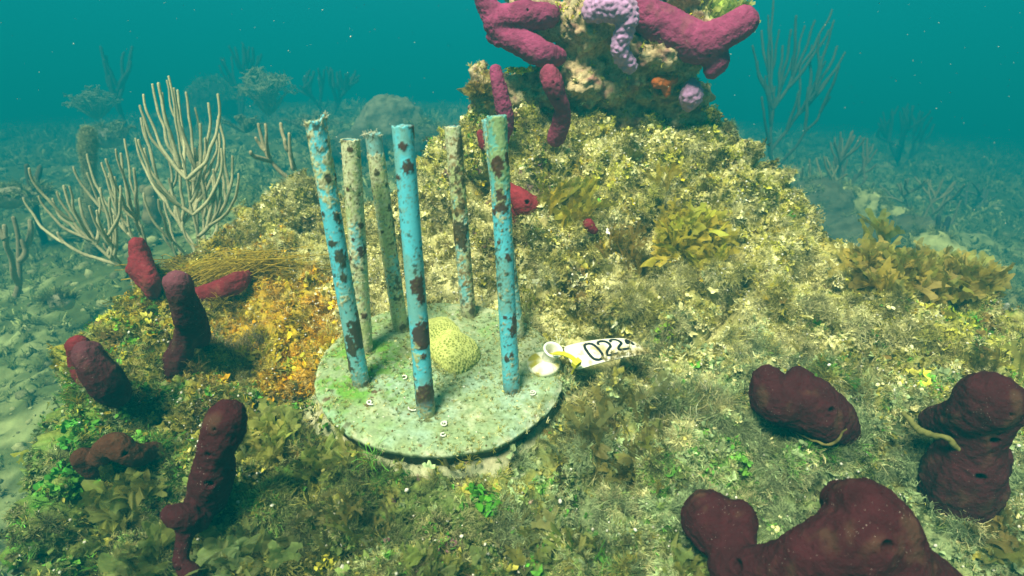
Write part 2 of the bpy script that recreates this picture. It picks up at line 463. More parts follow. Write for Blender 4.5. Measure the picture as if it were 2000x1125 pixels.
def build_mound():
    X, Y = np.meshgrid(XS, YS); q = np.stack([X.ravel(), Y.ravel()], 1)
    Z = hm(q); V = np.column_stack([q, Z]); fs = [grid_faces(len(YS), len(XS))]
    N = normals(V, fs)
    rr, hh = plate_rc(V)
    calm = sstep(.125, .19, rr)
    lump = .020 * fbm(V, 8, 2, 3) + .026 * (billow(V, 9, 2, 15) - .1) + .032 * (billow(V, 17, 3, 5) - .05) + .014 * billow(V, 40, 3, 9) + .005 * fbm(V, 110, 3, 13)
    pits = -.05 * sstep(.18, .42, fbm(V, 14, 3, 21)) - .026 * sstep(.16, .38, fbm(V, 38, 2, 25))
    global PIT
    PIT = np.clip(-pits / .03, 0, 1) * calm
    V2 = V + N * ((lump + pits) * calm)[:, None]
    for (hx, hy, hr, hd, sq) in HOLES:
        c = G(hx, hy); dd = (V - c) / np.array([1, .8, sq]); g = np.exp(-((dd ** 2).sum(1) / hr ** 2) ** 1.5)
        g *= np.clip(1 + .9 * fbm(V, 45, 2, 91), 0, 1.5)
        V2 -= N * (1.3 * hd * g * calm)[:, None]
        up_ = np.exp(-(((V - c - np.array([0, .4 * hr, hr])) / np.array([1.2, 1, .7])) ** 2).sum(1) / hr ** 2)     # lip over the hollow
        V2 += (N * .4 + np.array([0, -.3, -.1])) * (.45 * hd * up_ * calm)[:, None]
        PIT = np.clip(PIT + 1.1 * g * calm, 0, 1)
    for k_ in range(3): V2[:, k_] += .006 * calm * noise(V * 30, 300 + k_) + .003 * calm * noise(V * 75, 310 + k_)
    # never above the disc
    r2, h2 = plate_rc(V2)
    lift = np.where((r2 < .128), np.maximum(h2 + .018, 0), 0)
    V2 -= PLN * lift[:, None]
    c = blend(V2, 5) * (.8 + .35 * fbm(V2, 60, 3, 77))[:, None]
    o = mesh('reef_mound', V2, fs, M_ROCK, c); tag(o, 'lumpy algae-covered reef mound filling the foreground', 'reef', kind='structure')
    return V2, normals(V2, fs)
MV, MN = build_mound()

MZ = MV[:, 2].reshape(len(YS), len(XS))
def gz(q):
    """height of the finished, lumpy mound"""
    q = np.asarray(q, float)
    i = np.clip(np.rint((q[:, 1] - YS[0]) / .0026).astype(int), 0, len(YS) - 1); j = np.clip(np.rint((q[:, 0] - XS[0]) / .0026).astype(int), 0, len(XS) - 1)
    return MZ[i, j]
def G(px, py, t0=.25, t1=1.4):
    t = np.linspace(t0, t1, 1400); d = ray(px, py); p = CAM + t[:, None] * d
    k = np.nonzero(p[:, 2] < gz(p[:, :2]))[0]
    return p[k[0]] if len(k) else p[-1]

# ------------------------------------------------------------------ scatter
def strip_faces(n): return np.stack([[2 * i, 2 * i + 1, 2 * i + 3, 2 * i + 2] for i in range(n - 1)])
def t_tuft(nb, h, wd, spread, r, lev=4):
    A = Acc()
    for _ in range(nb):
        a = r.uniform(0, 6.28); L_ = h * r.uniform(.45, 1.1); s = spread * r.uniform(.2, 1); c = r.normal(0, .5)
        u = np.linspace(0, 1, lev)[:, None]
        dr = np.array([math.cos(a), math.sin(a), 0]); sd_ = np.array([-math.sin(a + c), math.cos(a + c), r.normal(0, .4)])
        ctr = dr * s * L_ * u ** 1.4 + np.array([0, 0, 1]) * L_ * (u - .35 * s * u * u) + sd_ * .18 * L_ * np.sin(u * r.uniform(2, 6) + r.uniform(0, 6)) * u
        ctr = ctr + np.array([r.normal(0, .12), r.normal(0, .12), -.1]) * h
        hw = wd * (1 - .55 * u) * r.uniform(.7, 1.2)
        V = np.stack([ctr - sd_ * hw, ctr + sd_ * hw], 1).reshape(-1, 3)
        A.add(V, [strip_faces(lev)], np.repeat((.50 + .80 * u) * r.uniform(.75, 1.25), 2, 0) * np.ones(3))  # shade of the gaps painted at the feet; tips pale with sediment
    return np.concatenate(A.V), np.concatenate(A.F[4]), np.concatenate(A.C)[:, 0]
def t_discs(nd, rad, h, r):
    A = Acc()
    for _ in range(nd):
        n = unit(r.normal(0, 1, 3) + [0, 0, .6]); t = unit(np.cross(n, r.normal(0, 1, 3))); b = np.cross(n, t)
        a = np.linspace(0, 2 * np.pi, 8, endpoint=False); R_ = rad * r.uniform(.5, 1.2)
        c = np.array([r.normal(0, .55) * h, r.normal(0, .55) * h, r.uniform(0, 1) * h])
        rr = R_ * (1 + .22 * np.cos(2 * a + r.uniform(0, 6)) + r.normal(0, .1, 8))
        V = c + rr[:, None] * (np.cos(a)[:, None] * t + np.sin(a)[:, None] * b) + n * (.25 * R_ * np.cos(2 * a)[:, None])
        A.add(V, [np.array([[0, 1, 2, 3], [0, 3, 4, 7], [4, 5, 6, 7]])], np.full((8, 3), r.uniform(.6, 1.3)))
    return np.concatenate(A.V), np.concatenate(A.F[4]), np.concatenate(A.C)[:, 0]
def t_crumb(rad, r):
    V, Fc = ICO1
    V = V * np.array([r.uniform(.6, 1.3), r.uniform(.6, 1.3), r.uniform(.4, 1)]) * rad
    V = V * (1 + .35 * noise(V / rad * 1.4 + r.uniform(0, 50, 3), 5))[:, None]
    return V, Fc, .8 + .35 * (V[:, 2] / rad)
def t_fork(h, wd, r, depth=3):
    A = Acc()
    def go(p, d, side, L_, w_, k_):
        u = np.linspace(0, 1, 3)[:, None]; bend = unit(r.normal(0, 1, 3)) * .25
        ctr = p + (d * u + bend * u * u) * L_
        wv = w_ * (1 + .25 * np.sin(u * 3.1)) if k_ else w_ * (1.05 - .35 * u ** 3)
        V = np.stack([ctr - side * wv, ctr + side * wv], 1).reshape(-1, 3)
        A.add(V, [strip_faces(3)], np.full((6, 3), r.uniform(.7, 1.2)))
        if k_ == 0: return
        e_ = ctr[-1]; dd = unit(ctr[-1] - ctr[-2])
        for sg in (-1, 1):
            an = r.uniform(.3, .65) * sg
            d2 = unit(dd * math.cos(an) + side * math.sin(an) + r.normal(0, .1, 3)); s2 = unit(side * math.cos(an) - dd * math.sin(an))
            go(e_, d2, s2, L_ * r.uniform(.6, .9), w_ * .88, k_ - 1)
    a = r.uniform(0, 6.28)
    go(np.zeros(3), unit(np.array([r.normal(0, .3), r.normal(0, .3), 1])), np.array([math.cos(a), math.sin(a), r.normal(0, .2)]), h, wd, depth)
    return np.concatenate(A.V), np.concatenate(A.F[4]), np.concatenate(A.C)[:, 0]
def t_ruffle(rad, r):
    """crinkled lichen-like flake"""
    na, nr = 14, 5; a = np.linspace(-1, 1, na) * r.uniform(1.2, 2.6); q = np.linspace(.05, 1, nr)
    Aa, Q = np.meshgrid(a, q, indexing='ij'); k1, p1, p2 = r.uniform(3, 6), r.uniform(0, 6), r.uniform(0, 6)
    R_ = rad * Q * (1 + .18 * np.sin(Aa * 5 + p1) + .12 * np.sin(Aa * 11 + p2))
    z = rad * (.25 * Q + .30 * Q * np.sin(Aa * k1 + p1) + .14 * Q ** 2 * np.sin(Aa * 9 + p2))
    V = np.stack([R_ * np.cos(Aa), R_ * np.sin(Aa) , z], -1).reshape(-1, 3)
    V = V @ np.array([[math.cos(.6), 0, math.sin(.6)], [0, 1, 0], [-math.sin(.6), 0, math.cos(.6)]])
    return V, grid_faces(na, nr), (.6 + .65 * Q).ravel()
def basis(N, r):
    ref = r.normal(0, 1, N.shape); T = unit(np.cross(N, ref)); return T, np.cross(N, T)
def scatter_arrays(temps, pos, nor, scale, col, r, tilt=.35):
    N = unit(nor + r.normal(0, tilt, nor.shape)); T, Bn = basis(N, r)
    ch = r.integers(0, len(temps), len(pos)); A = Acc()
    for k_, (V, Fc, sh) in enumerate(temps):
        i = np.nonzero(ch == k_)[0]
        if not len(i): continue
        W = (V[None, :, 0, None] * T[i, None] + V[None, :, 1, None] * Bn[i, None] + V[None, :, 2, None] * N[i, None]) * scale[i, None, None] + pos[i, None]
        Fx = (Fc[None] + (np.arange(len(i)) * len(V))[:, None, None]).reshape(-1, Fc.shape[1])
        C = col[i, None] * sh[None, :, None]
        A.add(W.reshape(-1, 3), [Fx], C.reshape(-1, 3))
    return A
STUFF = dict(turf_algae='olive and yellow-green algae turf covering the reef mound', filament_algae='fine pale filament algae covering the reef mound',
             feathery_algae='fluffy grey-green tufts of algae over the lower right of the mound', crinkled_algae='crinkled lichen-like flakes of algae on the reef mound',
             sediment_crumbs='pale crumbs of sediment lying between the turf on the mound', calcareous_algae='small flat flakes of yellow-green calcareous algae on the mound',
             forked_algae='small forked olive algae blades scattered over the mound', shell_grit='white specks of shell grit scattered over the mound',
             algae_on_disc='thin fuzz of algae growing on the cement disc', grit_on_disc='pale grit lying on the cement disc', algae_round_disc='algae fringe growing up round the disc edge',
             algae_on_cement='algae fuzz on the cement base under the disc', turf_on_knob='olive and tan turf on the rock knob', turf_round_sponges='algae fringe round the feet of the sponges',
             algae_on_boulders='dark green algae fuzz on the boulders beyond the mound', seabed_algae='low green-brown algae covering the hazy seabed', seabed_rubble='pale rubble strewn over the hazy seabed',
             suspended_particles='tiny pale particles drifting in the blue-green water')
def stuff(name, A, m, smooth=True):
    o = A.build(name, m, smooth); o['kind'] = 'stuff'; o['label'] = STUFF[name]; o['category'] = 'algae' if 'algae' in name or 'turf' in name else 'sediment'; return o
r = np.random.default_rng(5)
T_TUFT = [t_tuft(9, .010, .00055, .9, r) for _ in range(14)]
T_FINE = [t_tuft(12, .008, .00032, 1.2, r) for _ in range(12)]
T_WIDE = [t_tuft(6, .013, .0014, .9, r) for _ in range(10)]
T_DISC = [t_discs(7, .0026, .004, r) for _ in range(12)]
T_CRUMB = [t_crumb(.0035, r) for _ in range(14)]
T_GRIT = [t_crumb(.0013, r) for _ in range(8)]
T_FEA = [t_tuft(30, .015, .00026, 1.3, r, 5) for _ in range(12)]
T_RUF = [t_ruffle(.0052, r) for _ in range(16)]
T_FORK = [t_fork(.0065, .0013, r) for _ in range(14)]

q_ = proj(MV); rr_, hh_ = plate_rc(MV)
VIS = (q_[:, 0] > -130) & (q_[:, 0] < 2130) & (q_[:, 1] > -50) & (q_[:, 1] < 1260) & ((rr_ > .128) | (hh_ < -.03)) & (MV[:, 2] > -.32)
VIS &= (MN * unit(CAM - MV)).sum(1) > -.35
VID = np.nonzero(VIS)[0]
# a vertex stands for an area; steep faces of the height field have fewer of them
WT = 1 / np.clip(MN[VID, 2], .12, 1) * (1 - .85 * PIT[VID])
def sample(n, dens=None, seed=0):
    wgt = WT.copy()
    if dens is not None: wgt = wgt * dens(MV[VID])
    i = np.random.default_rng(seed).choice(VID, n, p=wgt / wgt.sum())
    pos = MV[i] + np.random.default_rng(seed + 1).normal(0, .0012, (n, 3))
    u = proj(pos); clear = (u[:, 0] > 1075) & (u[:, 0] < 1235) & (u[:, 1] > 664 - .04 * (u[:, 0] - 1100)) & (u[:, 1] < 745 - .24 * (u[:, 0] - 1110))    # bed of the tag
    return pos[~clear], MN[i][~clear]
UPV = np.array([0, 0, 1.0])
def cream_area(p):
    q = proj(p)[:, :2]
    return np.exp(-(((q - [790, 560]) / [150, 60]) ** 2).sum(1))
# matted turf
p, n = sample(64000, lambda p: (.12 + sstep(-.25, .25, fbm(p, 24, 3, 401))) * (1 - .75 * cream_area(p)), 1)
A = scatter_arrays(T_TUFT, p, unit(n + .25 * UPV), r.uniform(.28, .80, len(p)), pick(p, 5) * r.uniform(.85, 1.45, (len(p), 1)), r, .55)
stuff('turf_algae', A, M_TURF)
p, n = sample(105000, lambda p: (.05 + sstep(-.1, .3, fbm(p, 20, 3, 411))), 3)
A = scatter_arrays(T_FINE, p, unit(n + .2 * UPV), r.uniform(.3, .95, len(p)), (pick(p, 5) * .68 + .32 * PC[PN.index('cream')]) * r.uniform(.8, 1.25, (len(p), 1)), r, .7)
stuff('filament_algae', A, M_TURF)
p, n = sample(11000, lambda p: .06 + sstep(-.1, .3, fbm(p, 22, 3, 461)), 13)
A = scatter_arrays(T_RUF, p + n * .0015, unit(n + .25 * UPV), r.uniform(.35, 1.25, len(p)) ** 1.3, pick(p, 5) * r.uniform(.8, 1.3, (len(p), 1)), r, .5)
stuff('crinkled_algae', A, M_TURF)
def fluffy(p):
    q = proj(p)[:, :2]
    near = .10 + 1.0 * np.exp(-(((q - [1350, 800]) / [420, 190]) ** 2).sum(1)) + .8 * np.exp(-(((q - [800, 1020]) / [500, 120]) ** 2).sum(1)) + .5 * np.exp(-(((q - [1350, 560]) / [400, 150]) ** 2).sum(1))
    return near * sstep(-.02, .28, fbm(p, 17, 3, 471)) * (1 - .8 * cream_area(p))
p, n = sample(13000, fluffy, 15)
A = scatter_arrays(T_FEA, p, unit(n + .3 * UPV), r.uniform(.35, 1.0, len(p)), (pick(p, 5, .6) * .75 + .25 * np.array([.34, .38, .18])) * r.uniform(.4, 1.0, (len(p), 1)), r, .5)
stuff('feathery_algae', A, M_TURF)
# sediment crumbs and calcareous flakes
p, n = sample(26000, lambda p: .3 + cream_area(p) * 2 + sstep(-.1, .3, fbm(p, 26, 2, 421)), 5)
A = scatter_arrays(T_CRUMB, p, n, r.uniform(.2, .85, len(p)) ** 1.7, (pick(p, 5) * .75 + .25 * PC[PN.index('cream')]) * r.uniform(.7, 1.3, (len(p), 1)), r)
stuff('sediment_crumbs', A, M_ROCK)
p, n = sample(13000, lambda p: .05 + sstep(0, .35, fbm(p, 30, 3, 431)), 7)
A = scatter_arrays(T_DISC, p, unit(n + .3 * UPV), r.uniform(.35, .9, len(p)), pick(p, 9) * r.uniform(.6, 1.15, (len(p), 1)), r)
stuff('calcareous_algae', A, M_TURF, False)
p, n = sample(3600, lambda p: .03 + sstep(.05, .35, fbm(p, 13, 3, 441)), 9)
A = scatter_arrays(T_FORK, p + n * .002, unit(n + .5 * UPV), r.uniform(.4, .95, len(p)), pick(p, 13) * r.uniform(.7, 1.2, (len(p), 1)), r)
stuff('forked_algae', A, M_LEAF)
p, n = sample(7500, lambda p: .2 + sstep(0, .4, fbm(p, 18, 2, 451)) + 2 * cream_area(p), 11)
A = scatter_arrays(T_GRIT, p + n * .003, n, r.uniform(.35, 1.3, len(p)) ** 1.4, np.array([.8, .78, .66]) * r.uniform(.55, 1.1, (len(p), 1)), r)
stuff('shell_grit', A, M_GRIT)

# ------------------------------------------------------------------ nursery stand: cement disc with seven pipes
def stand():
    root = bpy.data.objects.new('pipe_stand', None); COLL.objects.link(root)
    tag(root, 'round grey-green cement disc ringed by seven upright blue plastic pipes', 'coral stand')
    # disc
    nr, na = 150, 420
    rad = np.concatenate([np.linspace(.0005, 1, nr), np.full(8, 1.0)]); n_all = len(rad)
    a = np.linspace(0, 2 * np.pi, na, endpoint=False)
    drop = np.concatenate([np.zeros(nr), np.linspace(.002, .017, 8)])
    inn = np.concatenate([np.zeros(nr), np.linspace(.0, -.006, 8)])
    Rr, Aa = np.meshgrid(rad, a, indexing='ij'); D = np.meshgrid(drop, a, indexing='ij')[0].ravel(); I = np.meshgrid(inn, a, indexing='ij')[0].ravel()
    edge = 1 + .02 * fbm(np.stack([np.cos(a), np.sin(a), 0 * a], 1), 2.2, 3, 3) + .018 * fbm(np.stack([np.cos(a), np.sin(a), 0 * a], 1), 14, 4, 3)
    R2 = (Rr * edge[None] * PLR).ravel() + I; Aa = Aa.ravel()
    lx, ly = R2 * np.cos(Aa), R2 * np.sin(Aa); L3 = np.stack([lx, ly, 0 * lx], 1)
    bump = .0016 * fbm(L3, 45, 4, 7) + .0009 * fbm(L3, 190, 3, 9) - .0035 * sstep(.93, 1.0, Rr.ravel()) ** 2
    bump += .0008 * np.maximum(fbm(L3, 400, 2, 12), 0)
    V = PLC + lx[:, None] * PLU + ly[:, None] * PLV + (bump - D)[:, None] * PLN
    base = np.array([.36, .43, .25]); g = np.array([.16, .36, .04]); cr = np.array([.56, .55, .37]); bl = np.array([.42, .54, .46]); dk = np.array([.12, .12, .06]); mr_ = np.array([.14, .06, .03])
    f1 = fbm(L3, 14, 4, 21); f2 = fbm(L3, 30, 4, 25); f3 = fbm(L3, 120, 3, 29); f4 = fbm(L3, 70, 3, 33)
    c = base + 0 * V
    def mixc(c, t, col): return c * (1 - t[:, None]) + np.asarray(col) * t[:, None]
    c = mixc(c, sstep(0, .3, f1 + .4 * f3) * .8, cr); c = mixc(c, sstep(-.15, .25, fbm(L3, 18, 4, 41) + .3 * f3) * .8 * sstep(.1, .7, -ly / PLR + .3), bl)
    left = np.exp(-(((lx + .08) / .055) ** 2 + ((ly + .015) / .075) ** 2))
    c = mixc(c, np.clip(sstep(-.2, .25, f2 + .6 * f3) * left * 1.25, 0, .92), g)
    c = mixc(c, sstep(.1, .4, fbm(L3, 35, 3, 51) + .3 * f3) * .5 * sstep(0, .1, ly), g * 1.2)
    c = mixc(c, sstep(.08, .40, fbm(L3, 34, 4, 33) + .4 * f3 + .3 * f1) * .6, [.20, .22, .085]); c = mixc(c, sstep(.22, .40, fbm(L3, 200, 3, 61) + .7 * fbm(L3, 22, 3, 63)) * .35, [.20, .22, .09])
    w1, w2, ci = worley(L3 + .002 * f3[:, None], 95, 3)
    c = mixc(c, (w1 + .7 * f3 < .22) * (ci > .93) * .85, mr_); c = mixc(c, (w1 + .7 * f3 < .2) * (ci < .08) * .8, dk)
    w1, w2, ci = worley(L3, 260, 8)
    c = mixc(c, (w1 < .3) * (ci > .92) * .7, dk); c = mixc(c, (w1 < .22) * (ci < .06) * .8, [.75, .75, .62])
    c = mixc(c, (D > .0045) * 1.0, [.085, .095, .05]); c *= (1 + .28 * f3)[:, None] * np.array([.78, .86, .78])  # rim side painted dark for the shadow gap under the disc
    rim = sstep(.955, .985, Rr.ravel()) * (D < .003)
    c = mixc(c, rim * .45 * sstep(-.1, .2, f4), [.6, .6, .42])
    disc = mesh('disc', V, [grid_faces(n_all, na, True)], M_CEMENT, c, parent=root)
    rimw = (sstep(.80, .99, Rr.ravel()) * (.25 + .75 * sstep(-.2, .7, ly / PLR)) * sstep(-.1, .25, f2) + .05) * (D < .003)
    i = r.choice(len(V), 2600, p=rimw / rimw.sum())
    A = scatter_arrays(T_FINE + T_CRUMB[:0], V[i], np.tile(PLN, (len(i), 1)), r.uniform(.2, .65, len(i)), PC[r.choice([PN.index(x) for x in ('cream', 'olive', 'grey', 'tan', 'moss')], len(i))] * r.uniform(.8, 1.3, (len(i), 1)), r, .6)
    stuff('algae_on_disc', A, M_TURF)
    i = r.choice(len(V), 700, p=rimw / rimw.sum())
    A = scatter_arrays(T_GRIT, V[i], np.tile(PLN, (len(i), 1)), r.uniform(.25, 1.1, len(i)), PC[r.choice([PN.index(x) for x in ('cream', 'white', 'grey', 'tan', 'brown')], len(i))] * r.uniform(.7, 1.1, (len(i), 1)), r, .6)
    stuff('grit_on_disc', A, M_ROCK)
    m_ = 1500; an = r.uniform(0, 2 * np.pi, m_); keep = r.random(m_) < np.where(np.sin(an) < -.15, .06, 1.0) * (.35 + sstep(-.2, .3, np.sin(an * 3 + 1) + .6 * np.sin(an * 7))); an = an[keep]
    q = PLC + (r.uniform(.122, .142, len(an)) * np.cos(an))[:, None] * PLU + (r.uniform(.122, .142, len(an)) * np.sin(an))[:, None] * PLV - PLN * r.uniform(.006, .018, len(an))[:, None]
    A = scatter_arrays(T_FEA + T_TUFT + T_RUF, q, np.tile(PLN, (len(an), 1)), r.uniform(.6, 1.3, len(an)), pick(q, 5) * r.uniform(.7, 1.3, (len(an), 1)), r, .5)
    stuff('algae_round_disc', A, M_TURF)
    # cement base poured under the disc
    rad = np.concatenate([np.linspace(.3, 1, 60), np.full(10, 1.0)]); n_all = len(rad); na = 360; a = np.linspace(0, 2 * np.pi, na, endpoint=False)
    edge = 1.06 + .12 * fbm(np.stack([np.cos(a), np.sin(a), 0 * a], 1), 1.6, 4, 13) + .07 * np.exp(-((a - 5.35) / .5) ** 2) + .14 * np.exp(-((a - 3.55) / .35) ** 2)
    drop = np.concatenate([np.zeros(60), np.linspace(.002, .03, 10)])
    Rr = rad[:, None] * edge[None] * PLR; D = np.repeat(drop, na); lx = (Rr * np.cos(a)).ravel(); ly = (Rr * np.sin(a)).ravel()
    L3 = np.stack([lx, ly, D], 1)
    h = -.022 - D + .006 * fbm(L3, 22, 4, 3) + .003 * fbm(L3, 90, 3, 7) - .012 * sstep(.85, 1, np.repeat(rad, na))
    V = PLC + lx[:, None] * PLU + ly[:, None] * PLV + h[:, None] * PLN
    f3 = fbm(L3, 120, 3, 3); c = np.array([.36, .38, .22]) + 0 * V
    c = mixc(c, sstep(0, .3, fbm(L3, 25, 4, 5)) * .7, [.50, .47, .28]); c = mixc(c, sstep(.05, .3, fbm(L3, 40, 4, 9)) * .6, [.16, .17, .06]); c *= (1 + .5 * f3)[:, None]
    mesh('cement_base', V, [grid_faces(n_all, na, True)], M_CEMENT, c, parent=root)
    i = r.choice(len(V), 1500); i = i[(proj(V[i])[:, 1] > 600)]
    A = scatter_arrays(T_FINE + T_TUFT, V[i], np.tile(PLN, (len(i), 1)), r.uniform(.3, .9, len(i)), pick(V[i], 5) * r.uniform(.8, 1.3, (len(i), 1)), r, .7)
    stuff('algae_on_cement', A, M_TURF)
    # pipes: foot pixel, top pixel, growth style
    blue = np.array([.11, .52, .64])
    spec = [((705, 748), (616, 236), dict(top=.8, crust=.38, film=.55, dark=.34, lab='blue pipe with a ragged crusted rim, crust on its upper third')),
            ((712, 684), (684, 272), dict(top=.9, crust=.92, film=.5, dark=.16, lab='pale pipe coated with cream growth along its length')),
            ((782, 640), (728, 260), dict(top=.8, crust=.70, film=.75, dark=.22, lab='pipe with clean pale rim and brown-grey film below')),
            ((832, 806), (786, 245), dict(top=.25, crust=.26, film=.62, dark=.46, lab='cleanest bright blue pipe with large dark maroon blotches')),
            ((915, 615), (884, 246), dict(top=.95, crust=.85, film=.7, dark=.40, lab='thin pipe densely crusted in cream and brown with a maroon rim patch')),
            ((999, 760), (970, 226), dict(top=.75, crust=.26, film=.5, dark=.30, lab='blue pipe with green film near its top')),
            ((1010, 655), (957, 232), dict(top=.5, crust=.45, film=.5, dark=.14, lab='pale blue pipe mostly hidden behind a nearer pipe'))]
    BLOT = {0: [(.82, .3, .0052, 1.3), (.69, .5, .0042, 1.8), (.60, -.5, .0045, 1.2), (.545, .2, .006, 1.6), (.47, .1, .0045, 1.5), (.70, -1., .003, 1), (.03, .7, .0055, .8)],
            1: [(.965, -.1, .0032, 1.1), (.80, -.7, .0022, 1.2), (.64, .7, .004, 1.4), (.58, -.5, .0022, 1), (.22, .3, .005, 1.2)],
            2: [(.83, -.2, .0042, 1.4), (.66, .8, .0036, 1.5), (.55, -.6, .003, 1), (.05, .2, .006, 1)],
            3: [(.945, -.1, .0045, 1.1), (.885, .2, .0062, 1.25), (.855, -.9, .004, 1), (.515, .25, .0078, 1.5), (.47, .5, .006, 1.3), (.36, -.4, .0036, 1.1), (.26, .2, .0045, 1), (.16, .9, .003, 1)],
            4: [(.80, .1, .0045, 1.2), (.62, .4, .005, 1.8), (.40, .2, .0035, 1), (.06, .6, .006, 1)],
            5: [(.845, .2, .0036, 1.1), (.87, .95, .0045, 2.6), (.70, -.9, .0035, 1.2), (.60, -.5, .003, .8), (.545, .45, .0036, 1.6), (.27, .6, .0045, 1), (.165, -.4, .0042, 1.2), (.33, -.3, .0028, 1)],
            6: [(.3, .3, .003, 1)]}
    RP = .0081
    for k_, (b_, t_, s) in enumerate(spec):
        d = ray(*b_); tt = ((PLC - CAM) @ PLN) / (d @ PLN); bot = CAM + d * tt
        d2 = unit(ray(*t_)); n_ = unit(PLN * .35 + UPV * .65)                     # nearest point of the sight line to the pipe's axis
        w0 = bot - CAM; bb = n_ @ d2; s_ = (bb * (d2 @ w0) - n_ @ w0) / (1 - bb * bb)
        tc_ = (d2 @ w0) + s_ * bb; top = CAM + d2 * tc_
        ax = unit(top - bot); ln = np.linalg.norm(top - bot); bot = bot - ax * .006; ln += .006
        na, nh = 56, int(ln / .0011); a = np.linspace(0, 2 * np.pi, na, endpoint=False); h = np.linspace(0, ln, nh)
        tv = unit(np.cross(ax, [.2, .9, .1])); bv = np.cross(ax, tv)
        H, A_ = np.meshgrid(h, a, indexing='ij'); H = H.ravel(); A_ = A_.ravel(); u = H / ln
        dirv = np.cos(A_)[:, None] * tv + np.sin(A_)[:, None] * bv
        S3 = dirv * RP + H[:, None] * np.array([0, 0, 1.0]) * 1.0 + k_ * 3.1
        S3 = np.stack([np.cos(A_) * RP + k_, np.sin(A_) * RP + k_ * 2, H], 1)
        f1 = fbm(S3 * [1, 1, .45], 55, 4, 500 + k_); f2 = fbm(S3, 170, 4, 520 + k_); f3 = fbm(S3, 420, 3, 540 + k_); f4 = fbm(S3 * [1, 1, .4], 45, 3, 560 + k_)
        cov = s['crust'] + (s['top'] - .4) * sstep(.55, .95, u) * .9 + .30 * sstep(.25, .02, u) - .12
        if k_ == 2: cov = cov - .8 * sstep(.90, .93, u)
        crust = sstep(.10, -.10, .55 - cov * .95 - f1 * .8 - f2 * .75 - f3 * .55)
        film = sstep(-.02, .28, f4 + .35 * f2 + (s['film'] - .55)) * .75
        wr = np.stack([fbm(S3, 110, 3, 700 + k_ * 3 + q) for q in range(3)], 1)
        w1, w2, ci = worley((S3 + .006 * wr) * [1, 1, .6], 58, 600 + k_)
        spot = sstep(.03, -.03, w1 + .34 * f2 + .25 * f3 - (.50 * s['dark'] / .3) * sstep(.40, .95, ci)) * (ci > .40)
        clus = fbm(S3 * [1, 1, .5], 40, 3, 640 + k_)
        dots = sstep(.30, .38, fbm(S3, 230, 3, 620 + k_) + .55 * clus + .20 * (s['film'] - .5)) * .9
        fine = sstep(.22, .32, fbm(S3, 480, 2, 660 + k_) + .45 * clus) * .8
        pale = k_ in (1, 2, 4, 6)
        c = np.tile(np.array([.20, .50, .52]) if pale else blue, (len(H), 1)) * (1 + .12 * f4)[:, None]
        def mixc2(c, t, col): return c * (1 - t[:, None]) + np.asarray(col) * t[:, None]
        c = mixc2(c, film * .75, np.array([.20, .32, .22]) if k_ in (0, 3, 5) else np.array([.34, .42, .25]) if k_ in (1, 6) else np.array([.22, .22, .12]))
        ccol = mixc2(np.tile([.56, .58, .36], (len(H), 1)), sstep(-.1, .3, f1 - f2) * .7, [.36, .44, .15])
        ccol = mixc2(ccol, sstep(.1, .35, f3 + .5 * f2) * .75, [.24, .20, .10])
        if k_ == 4: ccol = mixc2(ccol, sstep(0, .25, f2 + .4 * f1) * .8, [.20, .11, .025])
        c = c * (1 - crust[:, None]) + ccol * crust[:, None]
        if k_ == 5: c = mixc2(c, sstep(.72, .85, u + .1 * f1) * .6, [.14, .30, .14])
        spot = spot * (ci > .70) * sstep(.03, .10, u)
        toc = unit(CAM - (bot + top) / 2); ac = math.atan2(toc @ bv, toc @ tv)
        for (ub, da, rb, stre) in BLOT.get(k_, ()):
            dx = (((A_ - ac - da + np.pi) % (2 * np.pi)) - np.pi) * RP; dz = (H - ub * ln) / stre
            spot = np.maximum(spot, sstep(1.12, .92, np.hypot(dx, dz) / (rb * .66) + .95 * f2 + .75 * f3 + .3 * f1))
        spot = spot * (1 - sstep(.90, .93, u) * (k_ in (0, 2)))
        c = mixc2(c, np.clip(spot, 0, 1) * .95, np.array([.065, .022, .012]) if k_ % 2 else np.array([.05, .035, .015]))
        c = mixc2(c, fine * .7, [.14, .14, .055]); c = mixc2(c, dots * .9, [.045, .04, .014])
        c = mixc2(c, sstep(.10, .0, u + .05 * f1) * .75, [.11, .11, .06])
        if k_ == 4: c = mixc2(c, sstep(.955, .965, u) * (np.abs(((A_ - 4.6 + np.pi) % (2 * np.pi)) - np.pi) < 1.0), [.13, .02, .02])
        disp = crust * (.0003 + .0006 * (f3 + .3)) + spot * .0004
        rim = ln + (.0018 * fbm(np.stack([np.cos(a) + k_, np.sin(a), 0 * a], 1), 2.2, 3, 9))
        if k_ == 0: rim = rim + .005 * np.exp(-((np.abs(((a - 3.4 + np.pi) % (2 * np.pi)) - np.pi)) / .7) ** 2)
        Hh = H + np.tile(rim - ln, nh) * sstep(.8, 1, u)
        V = bot + Hh[:, None] * ax + dirv * (RP + disp)[:, None]
        n_in = 40; hi = np.linspace(0, 1, n_in)
        Vi = [bot + ((rim - ln) * (1 - q) + ln - q * .09 - .0004)[:, None] * ax + (np.cos(a)[:, None] * tv + np.sin(a)[:, None] * bv) * (RP - .0017) for q in hi]
        Vi = np.concatenate(Vi); ci_ = np.tile(np.array([.16, .36, .36]), (len(Vi), 1)) * (.7 + .5 * fbm(Vi, 120, 3, 5))[:, None]
        Aq = Acc(); Aq.add(np.vstack([V, Vi]), [grid_faces(nh + n_in, na, True)], np.vstack([c, ci_]))
        # fuzz standing on the crusted places
        cand = np.nonzero((crust > .6) & (H > .01))[0]
